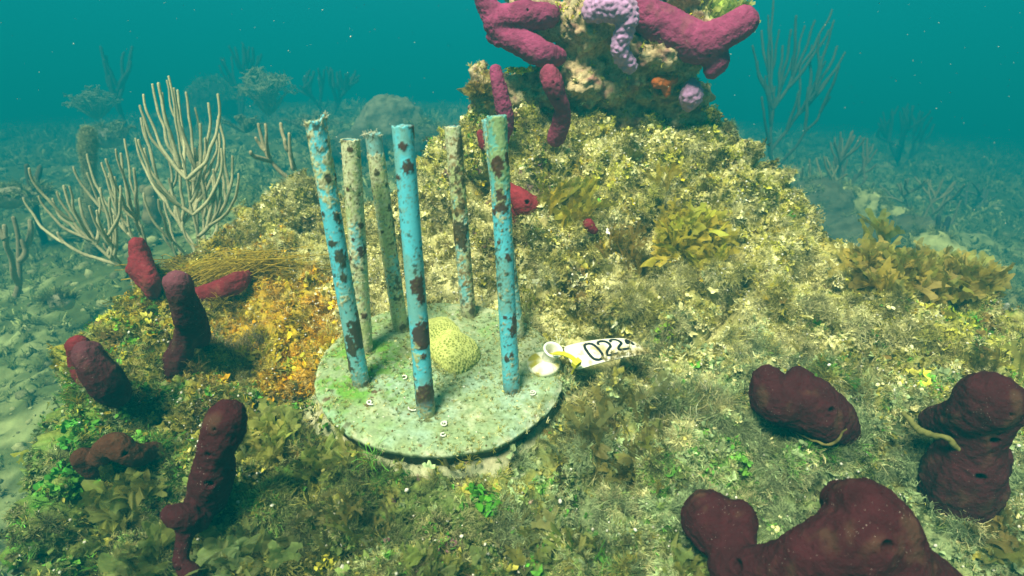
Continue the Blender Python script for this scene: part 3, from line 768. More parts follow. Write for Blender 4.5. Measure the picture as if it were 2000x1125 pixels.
        if len(cand):
            m_ = int(len(cand) * (.014 if k_ in (0, 3, 5) else .035)); i = r.choice(cand, m_)
            sc_ = r.uniform(.12, .34, m_); far = r.random(m_) < .03; sc_[far] *= 2.2
            a2 = scatter_arrays(T_FINE, V[i], dirv[i] + .3 * UPV, sc_, c[i] * .5 + .5 * np.array([.55, .55, .36]), r, .5)
            Aq.add(np.concatenate(a2.V), [np.concatenate(f) for f in a2.F.values()], np.concatenate(a2.C))
        if k_ in (0, 2):
            i = np.nonzero(H > ln - .004)[0]; i = r.choice(i, 26)
            a2 = scatter_arrays(T_FINE, V[i], dirv[i] * .4 + UPV, r.uniform(.3, .75, 26), np.tile([.58, .56, .38], (26, 1)), r, .5)
            Aq.add(np.concatenate(a2.V), [np.concatenate(f) for f in a2.F.values()], np.concatenate(a2.C))
        an = r.uniform(0, 2 * np.pi, 46); q = bot + ax * .006 + (RP + r.uniform(-.001, .006, 46) ** 1.0)[:, None] * (np.cos(an)[:, None] * PLU + np.sin(an)[:, None] * PLV) - PLN * .0006
        a2 = scatter_arrays(T_TUFT + T_FINE + T_CRUMB[:0], q, np.tile(PLN, (46, 1)), r.uniform(.25, .75, 46), np.array([.24, .24, .09]) * r.uniform(.4, 1.6, (46, 1)), r, .6)
        Aq.add(np.concatenate(a2.V), [np.concatenate(f) for f in a2.F.values()], np.concatenate(a2.C))
        po = Aq.build('pipe', M_PIPE, parent=root); po['label'] = s['lab']
    root.location = PLC
    bpy.context.view_layer.update()
    for ch in root.children: ch.matrix_parent_inverse = root.matrix_world.inverted()
    return root
stand()
def plate_at(px, py, lift=0.0):
    d = ray(px, py); t = ((PLC + PLN * lift - CAM) @ PLN) / (d @ PLN); return CAM + d * t

# ---- the coral fragment on the disc
def stony_coral():
    out = [(812, 652), (838, 632), (868, 629), (893, 646), (905, 664), (930, 680), (938, 697), (925, 716), (900, 730), (878, 728), (856, 712), (835, 690), (815, 680)]
    loc = np.array([[(plate_at(*o) - PLC) @ PLU, (plate_at(*o) - PLC) @ PLV] for o in out])
    loop = catmull(np.vstack([loc, loc[:1]]), 240)[:-1]; ctr = loop.mean(0); na = len(loop)
    rad = np.concatenate([np.linspace(.01, 1, 70), np.full(12, 1.0)]); n_all = len(rad)
    hgt = .0175
    q = np.concatenate([1 - np.linspace(.01, 1, 70) ** 2.6 * .42, np.linspace(.55, -.06, 12)])
    bul = np.concatenate([np.linspace(.01, 1, 70) * .90, .90 + .1 * np.sin(np.linspace(0, 1.9, 12))])
    X = ctr + (loop[None] - ctr) * bul[:, None, None]
    V = PLC + X[..., :1] * PLU + X[..., 1:] * PLV + (q[:, None, None] * hgt) * PLN
    V = V.reshape(-1, 3); fs = [grid_faces(n_all, na, True)]
    L3 = X.reshape(-1, 2); big = fbm(np.column_stack([L3, 0 * L3[:, 0]]), 38, 2, 3)
    dip = np.exp(-(((L3 - (ctr + [-.012, .002])) / [.009, .012]) ** 2).sum(1))
    V += PLN * ((.004 * big - .007 * dip) * np.repeat(np.clip(q, 0, 1), na))[:, None]
    N = normals(V, fs)
    if (N[: na * 30] @ PLN).mean() < 0: N = -N
    d1, d2, ci = worley(V, 310, 4)
    ridge = np.clip((d2 - d1) * 2.2, 0, 1)                    # 0 on the walls between the cups
    pit = sstep(.15, .75, ridge)
    V = V + N * (.0006 - .0015 * pit)[:, None]
    c = np.array([.56, .60, .19]) * (1 - pit[:, None]) + np.array([.20, .24, .06]) * pit[:, None]
    c *= (1 + .15 * fbm(V, 60, 3, 8))[:, None]
    o = mesh('stony_coral', V, fs, M_CORAL, c)
    recenter(o, PLC + ctr[0] * PLU + ctr[1] * PLV)
    tag(o, 'pale yellow-green honeycomb coral fragment lying among the pipes on the disc', 'coral')
stony_coral()

# ---- little white worm tubes on the disc
def worm_tubes():
    spots = [(716, 790, 1.2, 'curled white worm tube beside the orange spot at the left front of the disc'),
             (868, 829, 1.0, 'coiled white worm tube on the disc in front of the cleanest blue pipe'),
             (869, 850, 1.0, 'coiled white worm tube nearest the front rim of the disc'),
             (803, 797, 1.1, 'white worm tubes in a flat knot just left of the cleanest blue pipe foot'),
             (1040, 768, 1.0, 'hook shaped white worm tube right of the right front pipe foot'),
             (787, 738, 1.0, 'open crescent white worm tube between the two left front pipes')]
    for i, (px, py, s, lab) in enumerate(spots):
        c = plate_at(px, py, .001); n = 26; t = np.linspace(0, 1, n); R_ = .0036 * s
        k_ = i % 3
        an = t * (4.5 if k_ == 0 else 8.5 if k_ == 1 else 3.3) + i; rad = R_ * (1 - .75 * t) if k_ == 1 else R_ * (.6 + .4 * np.sin(t * 4))
        p_ = c + (rad * np.cos(an))[:, None] * PLU + (rad * np.sin(an))[:, None] * PLV + PLN * (.0006 + .001 * t)[:, None]
        if k_ == 0: p_ = p_ + PLU * (t * .006)[:, None]
        V, fs = tube(p_, np.full(n, .00062 * s), 7)
        o = mesh('worm_tube', V, fs, M_GRIT, np.tile([.78, .78, .70], (len(V), 1))); recenter(o, c)
        tag(o, lab, 'worm tube', 'white worm tubes on the disc')
worm_tubes()

# ------------------------------------------------------------------ numbered tag on its peg
def marker_tag():
    pc = plate_at(1062, 712, .004)
    root = bpy.data.objects.new('marker_tag', None); COLL.objects.link(root); root.location = pc
    tag(root, 'white plastic tag numbered 022 tied with a yellow cable tie to a white peg', 'tag')
    parts = []
    # flange
    a = np.linspace(0, 2 * np.pi, 48, endpoint=False)
    prof = [(.0, .0052), (.0085, .0052), (.0150, .0040), (.0168, .0028), (.0172, .0010), (.0165, -.004), (0.0, -.004)]
    nn = unit(PLN + np.array([-.12, -.12, 0])); tu = unit(np.cross([0, 1, 0], nn)); tv = np.cross(nn, tu)
    V = np.concatenate([pc + h * nn + max(r_, 1e-4) * (np.cos(a)[:, None] * tu + np.sin(a)[:, None] * tv) for r_, h in prof])
    V += nn * (.0006 * fbm(V, 120, 3, 3))[:, None]
    f = fbm(V, 70, 3, 5)
    c = np.array([.80, .80, .62]) * (1 - sstep(.05, .2, f)[:, None]) + np.array([.36, .32, .03]) * sstep(.05, .2, f)[:, None]
    parts.append(mesh('flange', V, [grid_faces(len(prof), 48, True)], M_WHITE, c, parent=root))
    # hollow peg with its rolled rim
    d = ray(1080, 684); pt = CAM + d * (np.linalg.norm(pc - CAM) / np.linalg.norm(d) * .985)
    ax = unit(unit(pt - pc) * .5 + nn * .55 + np.array([.08, -.22, 0])); tu2 = unit(np.cross([0, 1, 0], ax)); tv2 = np.cross(ax, tu2)
    base = pt - ax * .014
    prof = [(.0078, 0), (.0078, .010), (.0084, .0128), (.0102, .0138), (.0106, .0148), (.0102, .0158), (.0090, .0160), (.0080, .0152), (.0074, .0135), (.0070, .004), (.0070, .0)]
    V = np.concatenate([base + h * ax + r_ * (np.cos(a)[:, None] * tu2 + np.sin(a)[:, None] * tv2) for r_, h in prof])
    c = np.tile([.82, .83, .76], (len(V), 1)); f = fbm(V, 90, 3, 15)
    low = np.repeat([1, .6, .2, 0, 0, 0, 0, 0, .4, .9, 1.], 48)
    c = c * (1 - .55 * low[:, None] * sstep(-.1, .3, f)[:, None]) + np.array([.3, .27, .08]) * .55 * (low * sstep(-.1, .3, f))[:, None]
    parts.append(mesh('peg', V, [grid_faces(len(prof), 48, True)], M_WHITE, c, parent=root))
    # tag plate: four corners seen in the photo
    dist = np.linalg.norm(pc - CAM)
    def at(px, py, k_): d = unit(ray(px, py)); return CAM + d * dist * k_
    tl, bl, tr, br = at(1098, 677, 1.0), at(1122, 724, .972), at(1224, 660, 1.03), at(1272, 690, 1.008)
    nu, nv = 60, 26
    U, W_ = np.meshgrid(np.linspace(0, 1, nu), np.linspace(0, 1, nv), indexing='ij'); U = U.ravel(); W_ = W_.ravel()
    def surf(u, v):
        q = (tl * ((1 - u) * (1 - v))[:, None] + bl * ((1 - u) * v)[:, None] + tr * (u * (1 - v))[:, None] + br * (u * v)[:, None])
        return q + NT * (.004 * np.sin(u * 3.14) + .0015 * np.sin(v * 3.1))[:, None]
    NT = unit(np.cross(tr - tl, bl - tl)); NT = NT if NT[2] > 0 else -NT
    def rnd(u, v, r0=.16):                                  # round the corners
        cu = (u - .5) * 2; cv = (v - .5) * 2
        return .5 + .5 * cu * (1 - .05 * np.abs(cv) ** 8), .5 + .5 * cv * (1 - .12 * np.abs(cu) ** 14)
    u2, v2 = rnd(U, W_)
    top = surf(u2, v2); th = .0014
    f = fbm(top, 60, 4, 25); f2 = fbm(top, 220, 3, 29)
    c = np.tile([.76, .75, .63], (len(top), 1)); st = sstep(-.02, .34, f + .55 * f2 + .45 * (U - .45) + .30 * (W_ - .5))[:, None] * .85
    c = c * (1 - st) + np.array([.40, .34, .15]) * st
    V = np.vstack([top, top - NT * th])
    g = grid_faces(nu, nv); n0 = len(top)
    bd = [i * nv for i in range(nu)] + [(nu - 1) * nv + j for j in range(1, nv)] + [i * nv + nv - 1 for i in range(nu - 2, -1, -1)] + [j for j in range(nv - 2, 0, -1)]
    bd = np.array(bd); nb = np.roll(bd, -1)
    fs = [g, g[:, ::-1] + n0, np.stack([bd, nb, nb + n0, bd + n0], 1)]
    plate = mesh('tag_plate', V, fs, M_WHITE, np.vstack([c, c * .8]), smooth=False, parent=root); parts.append(plate)
    # numerals: strokes laid on the plate
    DG = {'0': [[(.5, 0), (.15, .08), (0, .3), (0, .7), (.15, .92), (.5, 1), (.85, .92), (1, .7), (1, .3), (.85, .08), (.5, 0)]],
          '2': [[(0, .24), (.12, .06), (.5, 0), (.88, .06), (1, .26), (.88, .46), (.5, .62), (.12, .80), (0, 1), (1, 1)]],
          '4': [[(.75, 1), (.75, 0), (0, .68), (1, .68)]]}
    for ch, u0, u1, v0, v1 in (('0', .27, .42, .13, .88), ('2', .475, .62, .13, .80), ('2', .67, .80, .11, .66), ('4', .86, .95, .14, .50)):
        A = Acc()
        for s in DG[ch]:
            pl = np.array(s); pl = catmull(pl, 60) if ch != '4' else np.concatenate([np.linspace(pl[i], pl[i + 1], 14) for i in range(len(pl) - 1)])
            uu = u0 + (u1 - u0) * pl[:, 0]; vv = v0 + (v1 - v0) * pl[:, 1]
            ctr = surf(uu, vv) + NT * .00035
            t_ = unit(np.gradient(ctr, axis=0)); sd_ = unit(np.cross(t_, NT)); hw = .0014 * (1 + .18 * noise(ctr * 900, 4))[:, None]
            V = np.stack([ctr - sd_ * hw, ctr + sd_ * hw], 1).reshape(-1, 3)
            A.add(V, [strip_faces(len(ctr))])
            A.add(V - NT * .0005, [strip_faces(len(ctr))[:, ::-1]])
        A.build('numeral', M_INK, False, plate)
    m_ = 60; uu = r.uniform(.35, 1, m_); vv = 1 - np.abs(r.normal(0, .10, m_)) * (.4 + uu); k_ = r.random(m_) < .15; uu[k_] = 1 - np.abs(r.normal(0, .05, k_.sum())); vv[k_] = r.uniform(.3, 1, k_.sum())
    pp = surf(uu, vv) + NT * .0004
    a_ = scatter_arrays(T_FINE + T_TUFT, pp, np.tile(NT, (m_, 1)), r.uniform(.3, .75, m_), np.array([.40, .36, .15]) * r.uniform(.6, 1.4, (m_, 1)), r, .7)
    a_.build('algae_fringe', M_TURF, parent=plate)
    # cable tie looping from the peg to the plate
    e1 = at(1084, 690, .965); e2 = at(1124, 706, .955); e3 = at(1118, 728, .985); e0 = pt + ax * (-.006)
    pth = catmull([e0, e1, (e1 + e2) / 2 + UPV * .004 - np.array([0, .002, 0]), e2, e3], 60)
    T_, N_, B_ = frames(pth); sd_ = unit(np.cross(T_, unit(UPV - np.array([0, .6, 0])))); nrm = np.cross(sd_, T_)
    V = np.stack([pth + sd_ * x * .0021 + nrm * y * .0008 for x, y in ((-1, -1), (1, -1), (1, 1), (-1, 1))], 1).reshape(-1, 3)
    tie = mesh('cable_tie', V, [grid_faces(60, 4, True)], M_TIE, smooth=False, parent=root); parts.append(tie)
    import bmesh
    bm = bmesh.new()
    hx = unit(e3 - e2); hy = unit(np.cross(hx, NT)); hz = np.cross(hx, hy)
    def box(c, sx_, sy_, sz_):
        vs = [bm.verts.new(c + hx * x * sx_ + hy * y * sy_ + hz * z * sz_) for x in (-1, 1) for y in (-1, 1) for z in (-1, 1)]
        for q in ((0, 1, 3, 2), (4, 6, 7, 5), (0, 4, 5, 1), (2, 3, 7, 6), (0, 2, 6, 4), (1, 5, 7, 3)): bm.faces.new([vs[i] for i in q])
    hc = at(1126, 709, .952)
    box(hc + hy * .0030, .0036, .0012, .0030); box(hc - hy * .0030, .0036, .0012, .0030); box(hc + hx * .0030, .0010, .0019, .0029); box(hc - hx * .0030, .0010, .0019, .0029)
    box(hc + hy * .005 + hx * .004, .0030, .0014, .0012)
    bm.normal_update(); bmesh.ops.recalc_face_normals(bm, faces=bm.faces)
    me = bpy.data.meshes.new('tie_head'); bm.to_mesh(me); bm.free(); me.materials.append(M_TIE)
    hd = bpy.data.objects.new('tie_head', me); COLL.objects.link(hd); hd.parent = tie
    bv = hd.modifiers.new('b', 'BEVEL'); bv.width = .0005; bv.segments = 2
    bpy.context.view_layer.update()
    for ch in parts: ch.matrix_parent_inverse = root.matrix_world.inverted()
marker_tag()

# ------------------------------------------------------------------ sponges
MAROON = np.array([.043, .0085, .0125]); MAGENTA = np.array([.26, .042, .115]); RED = np.array([.21, .022, .035]); LILAC = np.array([.46, .25, .46])  # shade and vignetting of the foreground sponges are put into the dark maroon
BASES = []
def sponge(name, label, chains, oscula=(), col=MAROON, voxel=.0018, ruff=.0012, cat='sponge', material=None, group=None, tip=0.0, bl=1.0):
    """chains: lists of (px, py, Y, radius in px)"""
    blobs = []
    for ch in chains:
        pts = np.array([P(*c[:3]) for c in ch]); rad = np.array([c[3] / F * ((p_ - CAM) @ FW) for c, p_ in zip(ch, pts)])
        L_ = np.linalg.norm(np.diff(pts, axis=0), axis=1).sum() if len(pts) > 1 else 0
        n = max(2, int(L_ / (rad.min() * .28)) + 1) if len(pts) > 1 else 1
        pr = catmull(np.column_stack([pts, rad]), n) if len(pts) > 1 else np.column_stack([pts, rad])
        for q in pr: blobs.append((q[:3], np.full(3, q[3])))
    V, N, fs = fuse(blobs, voxel, 7)
    s1 = RNG.integers(0, 900)
    if material is M_LILAC:
        V = V + N * (.0042 * (.6 - worley(V, 150, 3)[0]))[:, None]
    d = .0026 * fbm(V, 38, 2, s1) * bl + ruff * 1.3 * fbm(V, 210, 3, s1 + 5) + .0009 * fbm(V, 90, 2, s1 + 9) - .0007 * sstep(.42, .15, worley(V, 115, s1 % 50)[0]) * (material is None)
    V = V + N * d[:, None]
    N = normals(V, fs)
    if (N * (V - V.mean(0))).sum() < 0: N = -N
    f = fbm(V, 26, 3, s1 + 13)
    c = col * (1 + .35 * f)[:, None]
    c = c * (1 - .22 * sstep(.1, .45, fbm(V * [1, 1, .5], 60, 3, s1 + 15)))[:, None] + np.array([.14, .10, .05]) * (.22 * sstep(.1, .45, fbm(V * [1, 1, .5], 60, 3, s1 + 15)))[:, None]
    if tip: tw = (tip * sstep(V[:, 2].max() - .030, V[:, 2].max() - .004, V[:, 2]))[:, None]; c = c * (1 - tw) + np.array([.22, .07, .10]) * tw
    pj = proj(V)
    for (ox, oy, orad) in oscula:
        k_ = np.nonzero(((pj[:, :2] - [ox, oy]) ** 2).sum(1) < 14 ** 2)[0]
        if not len(k_): continue
        k0 = k_[pj[k_, 2].argmin()]; c0, n0 = V[k0].copy(), unit(N[k0] + .4 * unit(CAM - V[k0])); R_ = orad / F * pj[k0, 2]
        dv = V - c0; al = dv @ n0; lat = np.linalg.norm(dv - al[:, None] * n0, axis=1)
        near = np.abs(al) < R_ * 3
        V = V - n0 * (R_ * 2.6 * sstep(R_ * 1.02, R_ * .55, lat) * near)[:, None] + n0 * (R_ * .28 * np.exp(-((lat - R_ * 1.25) / (R_ * .35)) ** 2) * near)[:, None]
    BASES.append(V[np.abs(V[:, 2] - gz(V[:, :2])) < .012])
    o = mesh(name, V, fs, material or M_SPONGE, c)
    recenter(o, V[V[:, 2].argmin()])
    tag(o, label, cat, group)
    return o
gY = lambda px, py: G(px, py)[1]
RG = 'rope sponges growing on the reef mound'
def build_sponges():
    # left side
    y = gY(290, 580)
    sponge('rope_sponge', 'small red finger sponge with golden growth at the far left rear', [[(268, 478, y, 17), (275, 510, y, 22), (292, 548, y - .01, 18), (300, 580, y, 12)], [(268, 525, y, 20), (285, 560, y, 12)]], col=RED, group=RG)
    y = gY(430, 580)
    sponge('rope_sponge', 'dim red sponge lying under the drape of golden hair algae', [[(372, 580, y - .01, 16), (420, 570, y - .02, 20), (462, 552, y - .02, 21), (480, 540, y + .005, 12)]], col=RED * .75, group=RG)
    y = gY(370, 670)
    sponge('rope_sponge', 'tall maroon finger sponge standing upright, pink rounded tip, left of the disc',
           [[(346, 552, y - .055, 27), (355, 585, y - .05, 27), (372, 625, y - .035, 31), (385, 655, y - .01, 26)], [(372, 625, y - .035, 26), (360, 665, y - .03, 22), (345, 710, y - .03, 28), (338, 760, y - .025, 29), (340, 800, y - .02, 20), (338, 825, y - .01, 12)]], [(352, 760, 4)], group=RG, tip=.6)
    y = gY(200, 790)
    sponge('rope_sponge', 'stout maroon finger sponge leaning left at the mound edge', [[(172, 688, y - .03, 27), (185, 715, y - .03, 30), (210, 750, y - .025, 36), (225, 770, y - .01, 28)]], group=RG, tip=.35)
    sponge('rope_sponge', 'slimmer red-brown sponge behind the stout leaning finger at the mound edge', [[(152, 676, y + .02, 22), (160, 715, y + .025, 22), (180, 755, y + .015, 20), (192, 790, y + .005, 14)]], col=RED * .7, group=RG)
    y = gY(230, 900)
    sponge('rope_sponge', 'low brownish-maroon sponge lying sideways at lower left',
           [[(158, 893, y - .02, 22), (185, 912, y - .012, 24), (178, 925, y - .01, 18)], [(190, 900, y - .015, 16), (220, 870, y - .03, 26), (262, 888, y - .025, 24), (300, 880, y - .005, 18)]], [(258, 890, 5), (218, 852, 3)], col=np.array([.075, .028, .016]), group=RG)
    y = gY(420, 960)
    sponge('rope_sponge', 'thick maroon sponge column with pores at lower left, capped by pale specks',
           [[(448, 812, y - .03, 34), (438, 835, y - .035, 41), (425, 880, y - .035, 35), (415, 930, y - .03, 42), (400, 975, y - .022, 38), (385, 1000, y - .02, 30)],
            [(330, 1000, y - .045, 17), (352, 1010, y - .05, 27), (385, 1015, y - .04, 27)], [(370, 1020, y - .045, 24), (358, 1062, y - .05, 16), (352, 1095, y - .055, 14), (375, 1125, y - .06, 20)]],
           [(400, 958, 9), (402, 900, 6), (418, 845, 5), (352, 1100, 5)], voxel=.0015, group=RG)
    # right side
    y = gY(1580, 820)
    sponge('rope_sponge', 'broad oblong maroon sponge with two ridges among grey turf, right of the tag',
           [[(1500, 742, y - .005, 30), (1505, 775, y - .01, 42), (1530, 790, y - .015, 48)], [(1560, 740, y - .005, 26), (1570, 790, y - .014, 54), (1610, 815, y - .014, 56), (1645, 845, y - .012, 33), (1655, 862, y - .006, 22)], [(1530, 780, y - .01, 48), (1580, 790, y - .01, 58)]],
           [(1620, 790, 7), (1664, 842, 5), (1597, 748, 3)], voxel=.0015, group=RG)
    y = gY(1880, 920)
    sponge('rope_sponge', 'tall maroon sponge with rounded head and pores at the right edge',
           [[(1942, 770, y - .035, 44), (1930, 785, y - .04, 58), (1890, 815, y - .03, 46), (1830, 825, y - .005, 32)], [(1930, 800, y - .035, 56), (1900, 870, y - .03, 54), (1880, 940, y - .025, 72), (1860, 1010, y - .02, 62), (1850, 1080, y - .02, 45)], [(1945, 890, y - .02, 26), (1950, 920, y - .01, 20)]],
           [(1938, 875, 9), (1908, 943, 9), (1872, 1062, 7), (1968, 812, 5)], voxel=.0017, group=RG)
    y = gY(1560, 1100)
    sponge('rope_sponge', 'largest dark maroon sponge, humped with one big open pore, bottom right',
           [[(1385, 1000, y + .02, 44), (1390, 1020, y + .01, 58), (1420, 1050, y, 52), (1440, 1100, y - .02, 48)], [(1440, 1015, y + .005, 40), (1440, 1050, y, 34)],
            [(1430, 1110, y - .02, 46), (1520, 1110, y - .04, 48), (1600, 1080, y - .05, 60), (1680, 1050, y - .05, 80)],
            [(1655, 985, y - .03, 48), (1692, 1000, y - .045, 64), (1728, 1045, y - .05, 68), (1750, 1110, y - .05, 76), (1830, 1150, y - .045, 56)], [(1580, 1150, y - .05, 70), (1700, 1150, y - .055, 90)]],
           [(1738, 1062, 15), (1430, 1096, 12), (1726, 952, 4), (1420, 975, 4)], voxel=.0017, group=RG)
    # top of the mound
    Y0 = .83
    sponge('rope_sponge', 'crimson branching sponge on the left of the rock knob at the top',
           [[(938, -25, Y0, 20), (952, 10, Y0, 22), (975, 35, Y0, 26), (1020, 30, Y0 - .01, 28), (1062, 32, Y0, 26), (1085, 25, Y0 + .03, 18)], [(972, 45, Y0, 28), (985, 66, Y0, 24), (1020, 85, Y0 - .01, 28), (1060, 106, Y0 - .015, 25), (1088, 110, Y0 + .01, 20)], [(965, 70, Y0 + .005, 16), (975, 78, Y0, 14)]],
           [(1044, 16, 3)], col=MAGENTA, voxel=.0018, group=RG)
    sponge('rope_sponge', 'crimson antler-like sponge reaching right from the rock knob at the top',
           [[(1245, -20, Y0 + .01, 34), (1260, 25, Y0, 34), (1310, 60, Y0, 42), (1365, 85, Y0 - .01, 40), (1410, 66, Y0 - .02, 34), (1452, 42, Y0 - .02, 31)], [(1385, 90, Y0 - .01, 34), (1398, 120, Y0 - .01, 26), (1392, 135, Y0 - .01, 20)]], [(1386, 122, 3)], col=MAGENTA, voxel=.0018, group=RG)
    sponge('rope_sponge', 'tip of a crimson sponge poking up behind the antler-like sponge', [[(1325, -30, Y0 + .05, 12), (1326, 10, Y0 + .05, 11), (1322, 40, Y0 + .05, 12)]], col=MAGENTA, group=RG)
    y = gY(985, 275)
    sponge('rope_sponge', 'straight slender crimson finger sponge left of the rock knob', [[(968, 138, y - .05, 13), (974, 165, y - .05, 14.5), (984, 210, y - .045, 17), (990, 245, y - .035, 14), (985, 275, y - .02, 10)]], [], col=MAGENTA, voxel=.0016, group=RG)
    y = gY(1090, 280)
    sponge('rope_sponge', 'kinked crimson finger sponge with a bulbous head below the rock knob', [[(1074, 146, y - .075, 21), (1080, 165, y - .075, 22), (1092, 195, y - .065, 18), (1098, 215, y - .055, 17), (1096, 240, y - .045, 19), (1085, 270, y - .03, 18)]], [(1080, 173, 3), (1096, 206, 3)], col=MAGENTA * np.array([1, 1, .8]), voxel=.0016, group=RG)
    y = gY(1020, 420)
    sponge('rope_sponge', 'pinkish red sponge lobe behind the right front pipe', [[(995, 365, y - .01, 10), (1012, 385, y - .02, 20), (1030, 402, y - .02, 24), (1050, 400, y - .01, 16), (1068, 404, y + .005, 9)], [(1015, 410, y - .01, 18), (1010, 430, y, 12)]], [(1026, 396, 5), (1024, 408, 4)], col=RED, voxel=.0016, group=RG)
    y = gY(945, 290)
    sponge('rope_sponge', 'stub of red sponge half hidden behind the right front pipe top', [[(938, 262, y - .01, 9), (945, 285, y - .01, 10)]], col=RED, group=RG)
    y = gY(1150, 445)
    sponge('rope_sponge', 'small red sponge nub peeping from leafy algae on the mid slope', [[(1150, 438, y - .006, 11), (1160, 450, y - .004, 9)]], col=RED, group=RG)
    # lilac crusts on the knob
    LG = 'lilac sponges on the rock knob'
    sponge('lilac_sponge', 'knobbly lilac sponge draped down the front of the rock knob',
           [[(1160, 20, Y0 - .02, 24), (1195, 12, Y0 - .035, 32), (1225, 30, Y0 - .035, 24), (1215, 75, Y0 - .03, 20), (1210, 100, Y0 - .025, 18), (1230, 130, Y0 - .012, 15)]], col=LILAC, ruff=.001, material=M_LILAC, voxel=.0014, group=LG)
    sponge('lilac_sponge', 'lilac sponge patch at the right foot of the rock knob', [[(1352, 170, Y0 + .015, 16), (1350, 188, Y0 + .012, 22), (1346, 205, Y0 + .02, 12)]], col=LILAC * .8, ruff=.001, material=M_LILAC, voxel=.0016, group=LG)
    sponge('orange_sponge', 'orange encrusting sponge in the hollow at right of the rock knob', [[(1283, 160, Y0 + .0, 11), (1300, 158, Y0 + .005, 12), (1318, 156, Y0 + .01, 8)], [(1300, 165, Y0 + .005, 10), (1302, 182, Y0 + .01, 7)]], col=np.array([.42, .10, .015]), ruff=.002, group=None)

# ------------------------------------------------------------------ rock knob on top of the mound
def knob():
    bl = [(1050, 40, .87, 62, 50), (1150, 50, .87, 80, 62), (1250, 90, .88, 85, 70), (1325, 125, .87, 52, 44), (1140, 140, .89, 55, 60), (1190, 175, .88, 48, 40), (1280, 165, .90, 70, 55),
          (1040, -40, .88, 70, 60), (1200, -60, .88, 120, 80), (1340, -20, .88, 60, 50), (1355, 60, .87, 46, 40), (1350, 190, .89, 34, 40), (1150, 175, .87, 42, 36), (1235, 230, .92, 80, 40), (1120, 215, .92, 60, 40),
          (1320, 225, .91, 60, 40), (955, 190, .90, 42, 50), (940, 160, .90, 22, 40), (1000, 185, .89, 55, 42), (1060, 175, .89, 60, 48), (1285, 110, .835, 52, 36), (1140, 165, .845, 36, 30), (1235, 150, .86, 32, 36)]
    blobs = []
    for px, py, Y, a, b in bl:
        c = P(px, py, Y); s = ((c - CAM) @ FW) / F
        blobs.append((c, np.array([a * s, .5 * (a + b) * s, b * s])))
    V, N, fs = fuse(blobs, .003, 4)
    d = .012 * billow(V, 26, 3, 3) + .007 * billow(V, 65, 3, 9) + .003 * fbm(V, 160, 3, 15) - .022 * sstep(.2, .5, fbm(V, 22, 3, 33))
    V = V + N * d[:, None]; N = normals(V, fs)
    f = fbm(V, 30, 4, 41); g = fbm(V, 55, 3, 45); h = fbm(V, 40, 3, 49)
    c = np.tile([.44, .34, .19], (len(V), 1))
    for t, k_ in ((sstep(0, .3, f), (.36, .29, .16)), (sstep(.05, .35, g) * .8, (.26, .11, .10)), (sstep(.1, .35, h), (.50, .46, .26)), (sstep(.15, .4, fbm(V, 33, 3, 53)) * .8, (.09, .05, .02))):
        c = c * (1 - t[:, None]) + np.array(k_) * t[:, None]
    o = mesh('rock_knob', V, fs, M_ROCK, c); recenter(o, V[V[:, 2].argmin()])
    tag(o, 'overhanging brown and cream rock knob crowning the reef mound', 'rock')
    i = r.choice(len(V), 6500); face = (N[i] * unit(CAM - V[i])).sum(1) > -.3; i = i[face]
    up = sstep(-.3, .4, N[i, 2]) * sstep(-.15, .2, fbm(V[i], 28, 3, 61)); i = i[r.random(len(i)) < .06 + .8 * up]
    cc = PC[[PN.index(x) for x in ('cream', 'tan', 'olive', 'yg', 'brown', 'gold')]][np.clip(((fbm(V[i], 24, 3, 71) * 1.6 + .5) * 6).astype(int) + r.integers(-1, 2, len(i)), 0, 5)]
    A = scatter_arrays(T_TUFT + T_DISC[:4], V[i], N[i] + .2 * UPV, r.uniform(.3, .85, len(i)), cc * r.uniform(.8, 1.5, (len(i), 1)), r)
    stuff('turf_on_knob', A, M_TURF)
knob()
build_sponges()
def base_turf():
    A = Acc()
    for V in BASES:
        if len(V) < 20: continue
        m_ = min(1100, len(V) // 2); i = r.choice(len(V), m_)
        p = V[i].copy(); p += r.normal(0, .005, p.shape); p[:, 2] = gz(p[:, :2]) + r.uniform(-.004, .006, m_)
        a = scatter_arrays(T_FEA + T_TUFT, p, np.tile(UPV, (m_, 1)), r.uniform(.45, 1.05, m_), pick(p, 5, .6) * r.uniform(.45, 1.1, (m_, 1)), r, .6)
        A.add(np.concatenate(a.V), [np.concatenate(f) for f in a.F.values()], np.concatenate(a.C))
    stuff('turf_round_sponges', A, M_TURF)
base_turf()

